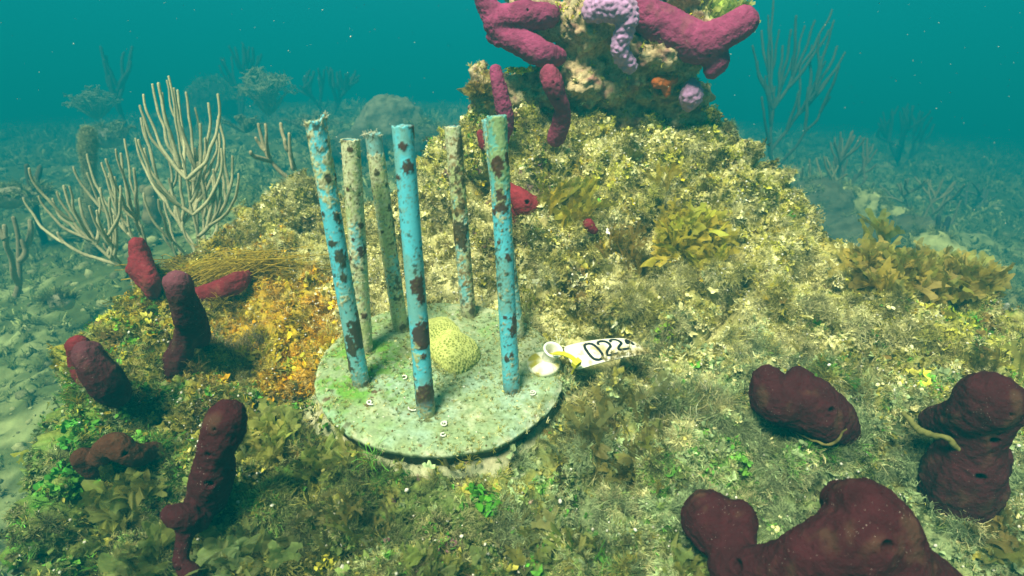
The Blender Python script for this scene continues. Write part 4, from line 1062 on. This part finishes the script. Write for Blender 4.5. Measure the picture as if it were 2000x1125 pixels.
# ------------------------------------------------------------------ leafy algae, one thing per clump
def blade(L_, W_, rr_, nu=10, nv=15):
    u = np.linspace(0, 1, nu); v = np.linspace(-1, 1, nv)
    k1, k2, p1, p2 = rr_.uniform(2.5, 4.5), rr_.uniform(6, 10), rr_.uniform(0, 3), rr_.uniform(0, 6)
    lobe = 1 - .26 * np.abs(np.sin(v * k1 + p1)) ** 1.3 - .06 * np.sin(v * k2 + p2) - .10 * np.abs(v) ** 4
    U, Vv = np.meshgrid(u, v, indexing='ij'); Le = L_ * lobe[None]
    wp = W_ * (.07 + 1.05 * U ** 1.25) * (1 + .10 * np.sin(U * rr_.uniform(5, 11) + np.sign(Vv) * rr_.uniform(0, 3)))
    lean = rr_.uniform(.3, 1.9); ph = rr_.uniform(0, 6, 4)
    ang = lean * U ** 1.3
    x = Vv * wp; y = Le * U * np.sin(ang * .8); z = Le * U * np.cos(ang * .75)
    ruf = W_ * .30 * U * (np.sin(Vv * rr_.uniform(3, 6) + ph[0]) + .7 * np.sin(U * 5 + Vv * 3 + ph[1])) + W_ * .12 * U * np.sin(Vv * 9 + U * 4 + ph[3])
    y = y + ruf; z = z + .45 * W_ * U * np.cos(Vv * 3.3 + ph[2])
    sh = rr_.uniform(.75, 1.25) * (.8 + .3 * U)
    return np.stack([x, y, z], -1).reshape(-1, 3), grid_faces(nu, nv), sh.ravel()
def clump(name, label, px, py, wpx, hpx, n, col, kind='fan', lean=(0, 0, 0), cat='seaweed', lift=0.0, group='leafy seaweed clumps on the reef', at=None, bsize=1.0, fine=1.0):
    rr_ = np.random.default_rng(int(px * 7 + py)); c0 = G(px, py + hpx * .35) if at is None else P(*at)
    s = ((c0 - CAM) @ FW) / F; A = Acc(); wd, hg = wpx * s, hpx * s
    n = int(n * 3.4) if kind == 'fan' else n
    for k_ in range(n):
        o = np.array([rr_.uniform(-.5, .5) * wd, rr_.uniform(-.35, .35) * wd * .7, 0])
        if at is None: o[2] = gz(np.array([[c0[0] + o[0], c0[1] + o[1]]]))[0] - c0[2] + lift
        az = rr_.uniform(0, 6.28); ca, sa = math.cos(az), math.sin(az)
        if kind == 'fan' and rr_.random() < .55:
            V, Fc, sh = t_fork(fine * hg * rr_.uniform(.16, .32), hg * rr_.uniform(.05, .085) * bsize, rr_, 3)
            V = V + .05 * hg * np.stack([noise(V / hg * 5 + k_, 3 + q) for q in range(3)], 1)
            V = V @ np.array([[1, 0, 0], [0, math.cos(.6), math.sin(.6)], [0, -math.sin(.6), math.cos(.6)]]).T
        elif kind == 'fan':
            V, Fc, sh = blade(fine * hg * rr_.uniform(.25, .72), hg * rr_.uniform(.10, .24) * bsize, rr_)
        elif kind == 'fork':
            V, Fc, sh = t_fork(hg * rr_.uniform(.28, .42), hg * rr_.uniform(.045, .075) * bsize, rr_, 3)
        elif kind == 'green':
            V, Fc, sh = t_discs(9, hg * .20 * bsize, hg * .30, rr_)
        elif kind == 'hair':
            V, Fc, sh = t_tuft(12, hg, .00035, 1.0, rr_, 7)
        V = np.stack([V[:, 0] * ca - V[:, 1] * sa, V[:, 0] * sa + V[:, 1] * ca, V[:, 2]], 1)
        V = V + np.asarray(lean) * V[:, 2:3]
        cc = np.asarray(col) * (1.2 if kind == 'fan' else 1) * rr_.uniform(.65, 1.35) * np.array([rr_.uniform(.85, 1.15), 1, rr_.uniform(.7, 1.2)])
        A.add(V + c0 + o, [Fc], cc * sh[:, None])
    o = A.build(name, M_LEAF if kind in ('fan', 'fork') else M_TURF); recenter(o, c0)
    tag(o, label, cat, group)
OL = (.34, .34, .06); YO = (.42, .38, .05); DG_ = (.17, .20, .055); GR = (.10, .32, .035); YG = (.40, .43, .05); BR = (.26, .19, .04)
clump('leafy_seaweed', 'big olive leafy seaweed clump on the right edge of the mound against the water', 1788, 528, 195, 135, 190, (.34, .30, .07), lift=.004, bsize=.75, fine=.72)
clump('leafy_seaweed', 'single forked olive frond standing above the right edge of the mound', 1695, 465, 12, 80, 3, OL, 'fork', (-.30, 0, 0), bsize=1.6, at=(1722, 512, .775))
clump('leafy_seaweed', 'golden-olive leafy seaweed clump in the middle of the right slope', 1345, 470, 110, 75, 42, YO)
clump('leafy_seaweed', 'yellowish forked seaweed just right of the pink sponge lobe', 1105, 405, 90, 60, 26, YO, 'fork', (.2, -.2, 0), bsize=1.5)
clump('leafy_seaweed', 'upright yellow-olive forked frond high on the right slope', 1300, 355, 22, 62, 4, YO, 'fork', bsize=1.5)
clump('leafy_seaweed', 'golden tangle of seaweed left of the mid-slope clump', 1215, 480, 70, 48, 22, BR, 'fork')
clump('leafy_seaweed', 'translucent olive fronds beside the thick maroon column, left front', 520, 835, 110, 85, 15, DG_ if False else (.27, .29, .07), bsize=1.25)
clump('leafy_seaweed', 'olive fronds under the left front rim of the disc', 640, 880, 90, 80, 13, (.22, .25, .06), bsize=1.0)
clump('leafy_seaweed', 'dark olive fronds at the lower left edge of the mound', 235, 960, 100, 100, 17, (.18, .21, .05), bsize=1.2)
clump('leafy_seaweed', 'broad translucent green-olive fronds at the bottom left', 460, 1070, 150, 95, 15, (.19, .24, .08), bsize=1.4)
clump('leafy_seaweed', 'ruffled olive fronds in the front left corner of the mound', 270, 1095, 100, 100, 15, (.17, .21, .06), bsize=1.2)
clump('leafy_seaweed', 'tangled olive seaweed right of the disc base', 1220, 830, 170, 80, 34, (.27, .26, .09), 'fork', bsize=1.3)
clump('leafy_seaweed', 'brown-olive fronds right of the cement ledge, below the tangle', 1215, 915, 150, 75, 16, (.23, .23, .065))
clump('leafy_seaweed', 'olive fronds at the bottom centre left of the green tuft', 860, 1075, 170, 70, 14, (.18, .22, .06), bsize=1.2)
clump('leafy_seaweed', 'olive fronds at the bottom centre right of the green tuft', 1090, 1070, 150, 75, 13, (.19, .21, .06), bsize=1.2)
clump('leafy_seaweed', 'translucent olive fronds at the left foot of the largest sponge', 1350, 1095, 110, 70, 11, (.24, .28, .075), bsize=1.3)
clump('leafy_seaweed', 'mossy forked seaweed in the foreground left of centre', 690, 1000, 170, 70, 26, (.19, .20, .06), 'fork', bsize=1.2)
clump('leafy_seaweed', 'brown-olive fronds in the bottom right corner', 1960, 1050, 110, 90, 14, (.19, .17, .05))
clump('leafy_seaweed', 'olive seaweed on the right edge behind the tall maroon sponge', 1960, 690, 120, 60, 26, (.25, .23, .05), 'fork', bsize=1.4)
clump('leafy_seaweed', 'pale yellow-green leafy clump behind the rock knob at the top', 1405, 20, 100, 80, 40, (.42, .46, .12), at=(1400, 58, .90))
clump('leafy_seaweed', 'brown leafy clump at the left shoulder below the rock knob', 955, 140, 60, 55, 16, BR, at=(950, 190, .87))
clump('leafy_seaweed', 'thin golden fronds left of the disc on the orange patch', 500, 690, 60, 45, 7, YO, bsize=.7)
clump('green_seaweed', 'bright green ruffled tuft in the foreground below the disc', 945, 968, 65, 55, 14, (.085, .34, .03), 'green', bsize=.8)
clump('green_seaweed', 'bright green flakes at the bottom right of centre', 1075, 1080, 80, 40, 11, GR, 'green', bsize=.7)
clump('green_seaweed', 'yellow-green flakes at the bottom edge left of centre', 640, 1095, 40, 40, 5, YG, 'green', bsize=.7)
clump('green_seaweed', 'green flakes between the disc and the orange patch', 560, 710, 50, 40, 10, YG, 'green', bsize=.6)
clump('green_seaweed', 'green flakes near the left edge behind the tall finger sponge', 262, 640, 60, 35, 9, (.20, .42, .03), 'green', bsize=.6)
clump('green_seaweed', 'dark green flakes at the lower left edge beneath the stout finger', 160, 830, 60, 50, 12, (.08, .30, .04), 'green', bsize=.6)
clump('green_seaweed', 'dark green flakes at the lower left beside the sideways sponge', 165, 965, 70, 60, 14, (.06, .26, .03), 'green', bsize=.6)
clump('green_seaweed', 'yellow-green flakes on the far right slope below the big leafy clump', 1870, 610, 60, 45, 12, (.44, .52, .04), 'green', bsize=.6)
clump('green_seaweed', 'yellow sprig on the left shoulder just under the rock knob', 1015, 135, 44, 30, 14, (.62, .58, .02), 'green', bsize=.6, at=(1012, 142, .845))
clump('green_seaweed', 'green flakes beside the left foot of the largest sponge', 1470, 1065, 70, 45, 12, (.14, .36, .06), 'green', bsize=.6)
clump('green_seaweed', 'green flakes in the shaded hollow right of the tag', 1290, 640, 46, 32, 12, (.24, .42, .03), 'green', bsize=.5)
clump('green_seaweed', 'green flakes in the turf left of the broad oblong sponge', 1420, 870, 90, 45, 12, (.14, .36, .06), 'green', bsize=.6)
clump('fuzzy_seaweed', 'dark fuzzy tuft at the foot of the tall finger sponge', 470, 680, 110, 40, 60, (.17, .15, .08), 'hair', cat='seaweed')
clump('fuzzy_seaweed', 'pale fuzzy tuft under the tag', 1330, 790, 150, 40, 60, (.42, .42, .25), 'hair', cat='seaweed')

def hair_drape():
    A = Acc(); rr_ = np.random.default_rng(3); y0 = gY(480, 560)
    for k_ in range(170):
        sy = rr_.normal(0, 1); x0 = 340 + rr_.uniform(0, 130); x1 = 560 + rr_.normal(0, 45)
        f_ = rr_.uniform(0, 1)
        pts = [(x0, 545 + 12 * sy + 10 * f_), (x0 + 60, 520 + 12 * sy), (.5 * (x0 + x1) + 20, 512 + 9 * sy + 20 * f_), (x1, 498 + 7 * sy + 60 * f_ * f_)]
        if rr_.random() < .25: pts = [(220 + rr_.uniform(0, 150), 560 + 20 * sy), (330, 545 + 18 * sy), (420 + rr_.normal(0, 20), 580 + 16 * sy), (560 + rr_.normal(0, 40), 600 + 25 * sy)]
        w3 = [P(a, b, y0 - .035 + .012 * rr_.normal() + .02 * i / 3) for i, (a, b) in enumerate(pts)]
        V, fs = tube(catmull(w3, 22) + rr_.normal(0, .0006, (22, 3)), np.full(22, rr_.uniform(.0003, .00055)), 4)
        A.add(V, fs, np.array([.36, .26, .03]) * rr_.uniform(.6, 1.5))
    o = A.build('hair_algae', M_TURF); recenter(o, P(450, 560, y0)); tag(o, 'swept drape of golden-brown hair algae on the left of the mound', 'seaweed')
hair_drape()
def twig(name, label, chain, col):
    pts = np.array([P(*c[:3]) for c in chain]); rad = np.array([c[3] / F * ((p_ - CAM) @ FW) for c, p_ in zip(chain, pts)])
    pr = catmull(np.column_stack([pts, rad]), 60); pr[:, :3] += .0012 * np.stack([noise(pr[:, :3] * 160, k_) for k_ in range(3)], 1)
    V, fs = tube(pr[:, :3], pr[:, 3] * (1 + .4 * noise(pr[:, :3] * 260, 9)), 8)
    o = mesh(name, V, fs, M_TURF, np.asarray(col) * (1 + .5 * fbm(V, 150, 3, 3))[:, None]); recenter(o, pts[0]); tag(o, label, 'seaweed')
y = gY(1800, 840) - .045
twig('seaweed_stalk', 'withered olive stalk lying across the tall maroon sponge', [(1765, 805, y + .02, 4), (1795, 840, y, 7), (1838, 853, y - .02, 6), (1862, 866, y - .025, 6), (1884, 892, y - .025, 3)], (.20, .20, .06))
y = gY(1560, 850)
twig('seaweed_stalk', 'thin olive stalk along the lower edge of the broad oblong sponge', [(1530, 818, y - .01, 2), (1560, 846, y - .015, 2.5), (1600, 864, y - .028, 2.5), (1628, 866, y - .033, 3), (1652, 838, y - .038, 1.6)], (.17, .15, .045))

# ------------------------------------------------------------------ background: boulders, gorgonians
RUGS = []
def boulder(name, label, blobs, col, cat='rock', am=.02, vox=.015, fine=30, group=None):
    bb = []
    for px, py, Y, a, b in blobs:
        c = P(px, py, Y); s = ((c - CAM) @ FW) / F; bb.append((c, np.array([a * s, .5 * (a + b) * s, b * s])))
    V, N, fs = fuse(bb, vox, 4); s1 = RNG.integers(0, 900)
    V = V + N * (am * fbm(V, fine * .3, 3, s1) + am * .5 * billow(V, fine, 3, s1 + 3))[:, None]
    f = fbm(V, fine * .6, 4, s1 + 7); c = np.asarray(col) * (1 + .5 * f)[:, None]; t = sstep(.05, .3, fbm(V, fine * .35, 3, s1 + 11))[:, None] * .7
    c = c * (1 - t) + np.array([.09, .09, .04]) * t
    o = mesh(name, V, fs, M_SEABED, c)
    if cat == 'rock': i = r.choice(len(V), min(len(V), 700)); k_ = (normals(V, fs)[i, 2] > -.1) & (fbm(V[i], fine * .3, 2, s1) > -.1); RUGS.append((V[i][k_], normals(V, fs)[i][k_], bb[0][0][1]))
    recenter(o, V[V[:, 2].argmin()]); tag(o, label, cat, group)
boulder('boulder', 'pale yellowish humped boulder behind the right edge of the mound', [(1640, 392, 2.6, 50, 30), (1690, 405, 2.55, 52, 30), (1740, 422, 2.5, 44, 26), (1720, 455, 2.5, 80, 40), (1620, 430, 2.6, 50, 40), (1665, 385, 2.6, 22, 14), (1600, 400, 2.6, 26, 18)], (.34, .39, .15), am=.035)
boulder('boulder', 'long pale boulder ridge sloping down at the far right', [(1820, 480, 1.9, 45, 30), (1860, 510, 1.85, 50, 35), (1900, 540, 1.8, 48, 33), (1950, 580, 1.7, 42, 34), (1985, 615, 1.65, 40, 36), (1850, 550, 1.9, 70, 50)], (.34, .39, .15), am=.032)
boulder('boulder', 'small rounded pale boulder below the long ridge at the far right', [(1960, 590, 1.62, 34, 24)], (.27, .28, .11), am=.015)
boulder('boulder', 'dark overgrown boulder between the mound and the pale humped boulder', [(1600, 400, 2.6, 70, 55), (1660, 470, 2.4, 80, 50), (1780, 455, 2.4, 70, 40)], (.10, .11, .06), am=.03)
boulder('dome_coral', 'rounded dome coral standing behind the pipes in the haze', [(765, 240, 3.9, 65, 55), (765, 260, 3.9, 80, 50)], (.20, .22, .13), cat='coral', am=.03)
boulder('boulder', 'dark low boulder in the haze beside the dome coral', [(700, 290, 3.4, 60, 40), (830, 280, 3.3, 60, 40)], (.08, .09, .05), am=.03)
boulder('boulder', 'dark mound far behind the tall beige sea rod', [(425, 195, 6.0, 50, 40), (410, 225, 6.0, 60, 40)], (.05, .055, .04), am=.05, vox=.03, fine=14)
boulder('boulder', 'hazy grey boulder behind the fuzzy column at far left', [(205, 270, 3.2, 34, 22)], (.40, .38, .30), am=.02, vox=.02)
boulder('boulder', 'flat pale slab on the seabed at the left edge', [(20, 385, 2.0, 70, 22), (60, 375, 2.05, 40, 14)], (.34, .33, .20), am=.02)
boulder('boulder', 'small pale cobble on the seabed at the left of the mound', [(120, 590, 1.35, 30, 18)], (.42, .40, .24), am=.01)
boulder('barrel_sponge', 'squat brown tube sponge behind the beige sea rods', [(295, 375, 1.9, 14, 16), (298, 400, 1.9, 16, 22), (298, 425, 1.9, 17, 22), (282, 372, 1.95, 9, 12)], (.22, .20, .10), cat='sponge', am=.006, vox=.008, fine=60)

A = Acc()
for (p, n, Y) in RUGS:
    if not len(p): continue
    a = scatter_arrays(T_FEA + T_TUFT + T_WIDE, p, n, r.uniform(.7, 1.6, len(p)) * (1 + .5 * Y), np.array([.20, .23, .08]) * r.uniform(.4, 1.7, (len(p), 1)), r, .5)
    A.add(np.concatenate(a.V), [np.concatenate(f) for f in a.F.values()], np.concatenate(a.C))
stuff('algae_on_boulders', A, M_TURF)

def Yb_far(b): return b[1] > 1.6
def colony(name, label, base, tips, rad, col, cat='soft coral', extra=0, group=None, sides=7, seed=0):
    """tips: (px, py[, dY]); each grows out of the nearest lower point of what stands already, bends out and then up"""
    rr_ = np.random.default_rng(seed); A = Acc(); B0 = np.asarray(base, float)
    tips = list(tips) + [(t[0] + rr_.normal(0, 13), t[1] + rr_.uniform(15, 110)) for t in tips if rr_.random() < extra]
    far = Yb_far(base)
    if far: B0[2] = min(B0[2], float(seabed_z([B0[0]], [B0[1]])[0]) - .02)
    pathpts = [(B0, 0.0)]
    Yb = B0[1]
    for i, tp in enumerate(tips):
        dy = tp[2] if len(tp) > 2 else rr_.normal(0, .05)
        T_ = P(tp[0], tp[1], Yb + dy)
        best = None; hgt = T_[2] - B0[2]
        for (q, h) in pathpts:
            dz = T_[2] - q[2]
            if dz < .30 * hgt: continue
            lat = np.linalg.norm((T_ - q)[:2]); cost = lat + .45 * dz + max(0, lat - .55 * dz) * 2
            if best is None or cost < best[0]: best = (cost, q)
        q = best[1] if best and i else B0
        n = 26; u = np.linspace(0, 1, n); d = T_ - q
        hor = 1 - (1 - u) ** (1.2 if far else 1.7); ver = u if far else .55 * u + .45 * u ** 1.7
        pts = q + np.column_stack([d[0] * hor, d[1] * hor, d[2] * ver])
        wob = rad * 2.8 * np.stack([noise(pts / (rad * 16) + 7 * i, 3 + k_) for k_ in range(3)], 1) * (u * (1.2 - u))[:, None] * 2
        pts = pts + wob
        rv = rad * (1.3 - .5 * u) * (1 + .16 * noise(pts / (rad * 2.2), 19)) * rr_.uniform(.85, 1.1)
        V, fs = tube(pts, rv, sides); c = np.asarray(col) * (1 + .25 * fbm(V, .6 / rad, 3, 5))[:, None] * rr_.uniform(.85, 1.15)
        A.add(V, fs, c)
        for k_ in range(2, n - 3): pathpts.append((pts[k_], u[k_]))
    o = A.build(name, M_GORG); recenter(o, B0); tag(o, label, cat, group); return o
SG = 'beige sea rods behind the mound'
b1 = P(405, 540, 1.10); b1[2] -= .12
colony('sea_rod', 'tall beige sea rod with many upright branches behind the left of the mound', b1,
       [(330, 148), (297, 165), (345, 178), (312, 163), (362, 182), (281, 185), (273, 208), (275, 232), (325, 160, .03), (382, 212), (408, 202), (428, 186), (425, 235), (392, 245), (400, 270), (382, 292), (428, 262), (432, 290), (280, 290), (300, 310), (330, 310), (455, 306), (330, 350), (350, 335), (418, 330), (372, 340), (343, 400), (392, 402)], .0028, (.42, .40, .23), group=SG, seed=1, extra=.75)
b2 = P(300, 560, 1.05); b2[2] -= .10
colony('sea_rod', 'beige sea rod leaning left, its branches lower than the tall one', b2,
       [(242, 272), (170, 303), (228, 290), (198, 318), (208, 312), (212, 340), (235, 300), (262, 330), (144, 328), (125, 364), (112, 375), (135, 366), (170, 340), (60, 330), (78, 385), (215, 385), (190, 410), (245, 405), (275, 440)], .0027, (.40, .38, .22), group=SG, seed=2, extra=.8)
b3 = P(560, 345, 1.25)
colony('sea_rod', 'small beige sea rod standing on the left hill behind the crusted pipe', b3, [(504, 242), (516, 246), (498, 270), (491, 298), (523, 290)], .0040, (.40, .35, .2), group=SG, seed=3)
b3 = P(575, 330, 1.2)
colony('sea_rod', 'short two-tipped beige sea rod beside the crusted pipe', b3, [(551, 240), (566, 262), (556, 275)], .0042, (.40, .35, .2), group=SG, seed=4)
b4 = P(10, 500, 1.3); b4[2] -= .1
colony('sea_rod', 'dim sea rod cut by the left edge of the view', b4, [(25, 425), (58, 432), (5, 440), (40, 470), (-20, 400)], .006, (.28, .26, .15), group=SG, seed=5)
DGp = 'dark sea rods in the hazy distance'
def far_tips(cx, ty, by, wd, n, seed):
    rr_ = np.random.default_rng(seed); out = []
    for k_ in range(n):
        u = (k_ + .5) / n * 2 - 1; out.append((cx + u * wd + rr_.normal(0, wd * .1), ty + (by - ty) * (.05 + .45 * abs(u) ** 1.6 * rr_.uniform(.3, 1)) + rr_.uniform(0, .15) * (by - ty), rr_.normal(0, .12)))
    rr_.shuffle(out); return out
colony('sea_rod', 'tall dark sea rod rising in the haze right of the rock knob', P(1525, 285, 3.1), [(1512, -15), (1625, 20), (1556, 32), (1592, 40), (1487, 60), (1500, 30), (1572, 50), (1618, 60), (1480, 120), (1470, 90), (1530, 90), (1548, 110), (1638, 90), (1650, 105), (1610, 120), (1600, 160), (1630, 140), (1495, 150), (1560, 180), (1620, 190), (1505, 100), (1520, 60), (1585, 90), (1600, 70), (1565, 130), (1545, 60), (1630, 40), (1640, 130), (1490, 190), (1515, 170), (1578, 170)], .0068, (.06, .07, .045), group=DGp, seed=6)
colony('sea_rod', 'V-shaped dark sea rod far off at the upper left', P(240, 232, 4.6), [(198, 92), (258, 92), (206, 110), (252, 120), (202, 120), (247, 105), (215, 150), (238, 160)], .014, (.05, .06, .05), group=DGp, seed=7)
colony('sea_rod', 'faint dark sea rod far behind the tall beige one', P(468, 215, 5.2), far_tips(470, 70, 200, 40, 14, 4), .012, (.04, .05, .04), group=DGp, seed=8)
colony('sea_rod', 'faint dark sea fan shape in the haze behind the pipes', P(640, 230, 5.5), far_tips(640, 125, 215, 60, 34, 5), .012, (.05, .06, .05), group=DGp, seed=9)
colony('sea_rod', 'bushy brown sea rod in the haze at right of the tall dark one', P(1650, 360, 3.2), far_tips(1665, 245, 350, 50, 18, 6), .006, (.16, .15, .08), group=DGp, seed=10, extra=1)
colony('sea_rod', 'dark faint sea rod upper right in the open water', P(1760, 330, 5.2), far_tips(1770, 195, 320, 60, 26, 7), .011, (.04, .05, .045), group=DGp, seed=11)
colony('sea_rod', 'feathery sea rod at right behind the pale humped boulder', P(1800, 400, 3.0), far_tips(1800, 340, 410, 75, 20, 8), .005, (.24, .23, .12), group=DGp, seed=12, extra=1)
colony('sea_rod', 'low feathery sea rod farther right beyond the boulder ridge', P(1900, 420, 3.6), far_tips(1890, 350, 420, 60, 14, 9), .007, (.13, .14, .09), group=DGp, seed=13)
colony('sea_rod', 'pale feathery sea rod just beyond the right edge of the mound', P(1580, 370, 2.8), far_tips(1600, 300, 390, 60, 14, 10), .005, (.20, .20, .10), group=DGp, seed=14, extra=1)
colony('sea_rod', 'two dark stubs standing beyond the pale boulders', P(1840, 450, 2.3), [(1830, 420), (1852, 424)], .012, (.04, .05, .05), group=DGp, seed=15)
colony('sea_rod', 'short pale sea rod stubs by the far right boulder ridge', P(1930, 625, 1.2), [(1912, 570), (1930, 575), (1945, 600), (1965, 598), (1985, 605)], .006, (.34, .34, .26), group=DGp, seed=16)
colony('sea_rod', 'brown sea rod stubs at far left before the slab', P(65, 385, 2.1), [(55, 325), (78, 327), (70, 345)], .011, (.10, .10, .05), group=DGp, seed=17)
def fuzzy_column():
    pts = np.array([P(172, 262, 1.9), P(172, 300, 1.9), P(175, 345, 1.9), P(178, 420, 1.9), P(180, 500, 1.9)]); pr = catmull(pts, 40)
    rad = .019 * (1 + .2 * np.sin(np.linspace(0, 11, 40)))
    V, fs = tube(pr[::-1], rad[::-1], 14); A = Acc(); A.add(V, fs, np.tile([.22, .23, .10], (len(V), 1)))
    N = normals(V, fs); i = r.choice(len(V), 900); ctr = pr[np.abs(V[i][:, None, 2] - pr[None, :, 2]).argmin(1)]
    a2 = scatter_arrays(T_FINE, V[i], unit(V[i] - ctr), np.full(900, 1.6), np.tile([.34, .36, .17], (900, 1)), r)
    A.add(np.concatenate(a2.V), [np.concatenate(f) for f in a2.F.values()], np.concatenate(a2.C))
    o = A.build('sea_rod', M_TURF); recenter(o, pts[-1]); tag(o, 'single fuzzy olive column among the sea rods at left', 'soft coral')
fuzzy_column()
def plume(label, px, py, Y, wpx, hpx, n, col, seed):
    """bushy sea plume: arching stems with fine side twigs"""
    rr_ = np.random.default_rng(seed); c0 = P(px, py, Y); s = ((c0 - CAM) @ FW) / F; A = Acc(); u_ = np.linspace(0, 1, 14)
    for k_ in range(n):
        a = rr_.uniform(0, 6.28); out = rr_.uniform(.1, 1) * wpx * s; h = hpx * s * rr_.uniform(.55, 1); lat = u_ ** .7
        u = u_; pts = c0 + np.column_stack([math.cos(a) * out * lat, math.sin(a) * out * lat, h * np.sin(u * rr_.uniform(1.5, 2.4)) * (1.05 - .35 * out / (wpx * s))])
        V, fs = tube(pts, np.linspace(.007, .003, 14) * Y / 3, 5); A.add(V, fs, np.asarray(col) * rr_.uniform(.8, 1.2))
        for j in range(3, 14):
            for sg in (-1, 1):
                d = unit(rr_.normal(0, 1, 3) * .4 + np.array([-math.sin(a) * sg, math.cos(a) * sg, .5])); L_ = hpx * s * .22 * rr_.uniform(.5, 1)
                V, fs = tube(pts[j] + d * np.linspace(0, L_, 4)[:, None] + np.array([0, 0, -.3 * L_]) * (np.linspace(0, 1, 4) ** 2)[:, None], np.full(4, .0024 * Y / 3), 3, False)
                A.add(V, fs[:1], np.asarray(col) * rr_.uniform(.8, 1.3))
    o = A.build('sea_plume', M_TURF); recenter(o, c0); tag(o, label, 'soft coral', 'bushy sea plumes in the distance')
plume('bushy pale sea plume arching in the haze left of the pipes', 525, 225, 4.0, 60, 95, 40, (.30, .34, .18), 1)
plume('hazy pale sea plume at left beside the V-shaped sea rod', 190, 232, 4.2, 50, 60, 30, (.26, .30, .16), 2)
plume('low yellowish sea plume at left under the V-shaped sea rod', 240, 270, 3.3, 26, 36, 16, (.26, .28, .10), 3)
plume('green bushy sea plume low in the haze right of the tall beige sea rod', 480, 258, 3.1, 60, 34, 26, (.20, .24, .12), 4)
plume('bushy sea plume in the far haze right of the pale plume', 610, 262, 3.6, 70, 44, 26, (.18, .22, .12), 5)

# ---- seabed cover
def seabed_cover():
    rr_ = np.random.default_rng(9); n = 40000
    Y = .55 + (rr_.random(n) ** 1.7) * 7.5; X = rr_.uniform(-1.15, 1.2, n) * (Y + .3)
    inside = poly_sd(np.stack([X, Y], 1)) < .02; X, Y = X[~inside], Y[~inside]
    Z = seabed_z(X, Y); p = np.stack([X, Y, Z], 1)
    m_ = (fbm(p, 3.2, 3, 5) > -.16); nn = np.tile(UPV, (len(p), 1))
    sc = (.9 + 1.1 * Y) * rr_.uniform(.5, 1.3, len(p))
    sand = .8 * np.exp(-((X + .66) ** 2 + (Y - .72) ** 2) / .22 ** 2) > rr_.random(len(p))
    col = np.where((rr_.random(len(p)) < .5)[:, None], [.17, .21, .06], [.34, .40, .15]) * rr_.uniform(.6, 1.4, (len(p), 1))
    k_ = m_ & ~sand
    A = scatter_arrays(T_TUFT + T_WIDE, p[k_], nn[k_], sc[k_] * rr_.uniform(.5, 1.3, k_.sum()), col[k_], rr_, .7)
    stuff('seabed_algae', A, M_TURF)
    k_ = (~m_ & (rr_.random(len(p)) < .5)) | (rr_.random(len(p)) < .2)
    A = scatter_arrays(T_CRUMB, p[k_], nn[k_], sc[k_] * (.35 + 1.9 * rr_.random(k_.sum()) ** 3) * np.where(sand[k_], .4, 1), np.array([.38, .42, .18]) * rr_.uniform(.35, 1.15, (k_.sum(), 1)), rr_)
    stuff('seabed_rubble', A, M_ROCK)
seabed_cover()
def particles():
    rr_ = np.random.default_rng(21); n = 620
    px = rr_.uniform(-60, 2060, n); py = rr_.uniform(-40, 560, n); d = rr_.uniform(.45, 2.6, n)
    p = np.array([CAM + ray(a, b) * c for a, b, c in zip(px, py, d)])
    k_ = p[:, 2] > np.where(poly_sd(p[:, :2]) < 0, hm(p[:, :2]) + .05, -.2)
    p, d = p[k_], d[k_]
    A = scatter_arrays(T_GRIT, p, rr_.normal(0, 1, p.shape), (.32 + .75 * rr_.random(len(p)) ** 3) * np.maximum(d, .6) * .95, np.tile([.85, .83, .68], (len(p), 1)) * rr_.uniform(.5, 1.1, (len(p), 1)), rr_, 1)
    stuff('suspended_particles', A, M_GRIT)
particles()

# ------------------------------------------------------------------ water haze
def haze():
    x0, x1, y0, y1, z0, z1 = -17, 17, -4, 17, -3.2, 1.3
    V = [(x, y, z) for x in (x0, x1) for y in (y0, y1) for z in (z0, z1)]
    fs = np.array([(0, 1, 3, 2), (4, 6, 7, 5), (0, 4, 5, 1), (2, 3, 7, 6), (0, 2, 6, 4), (1, 5, 7, 3)])
    m = bpy.data.materials.new('haze'); m.use_nodes = True; t = m.node_tree; t.nodes.clear()
    o_ = t.nodes.new('ShaderNodeOutputMaterial'); v = t.nodes.new('ShaderNodeVolumePrincipled')
    v.inputs['Color'].default_value = (*HAZE_COL, 1); v.inputs['Absorption Color'].default_value = (0, 0, 0, 1)
    v.inputs['Density'].default_value = HAZE_SIGMA; v.inputs['Density Attribute'].default_value = ''; v.inputs['Temperature Attribute'].default_value = ''
    t.links.new(v.outputs[0], o_.inputs['Volume'])
    o = mesh('haze', V, [fs], m, smooth=False); tag(o, 'murky blue-green water all around the reef', 'water', kind='stuff')
haze()
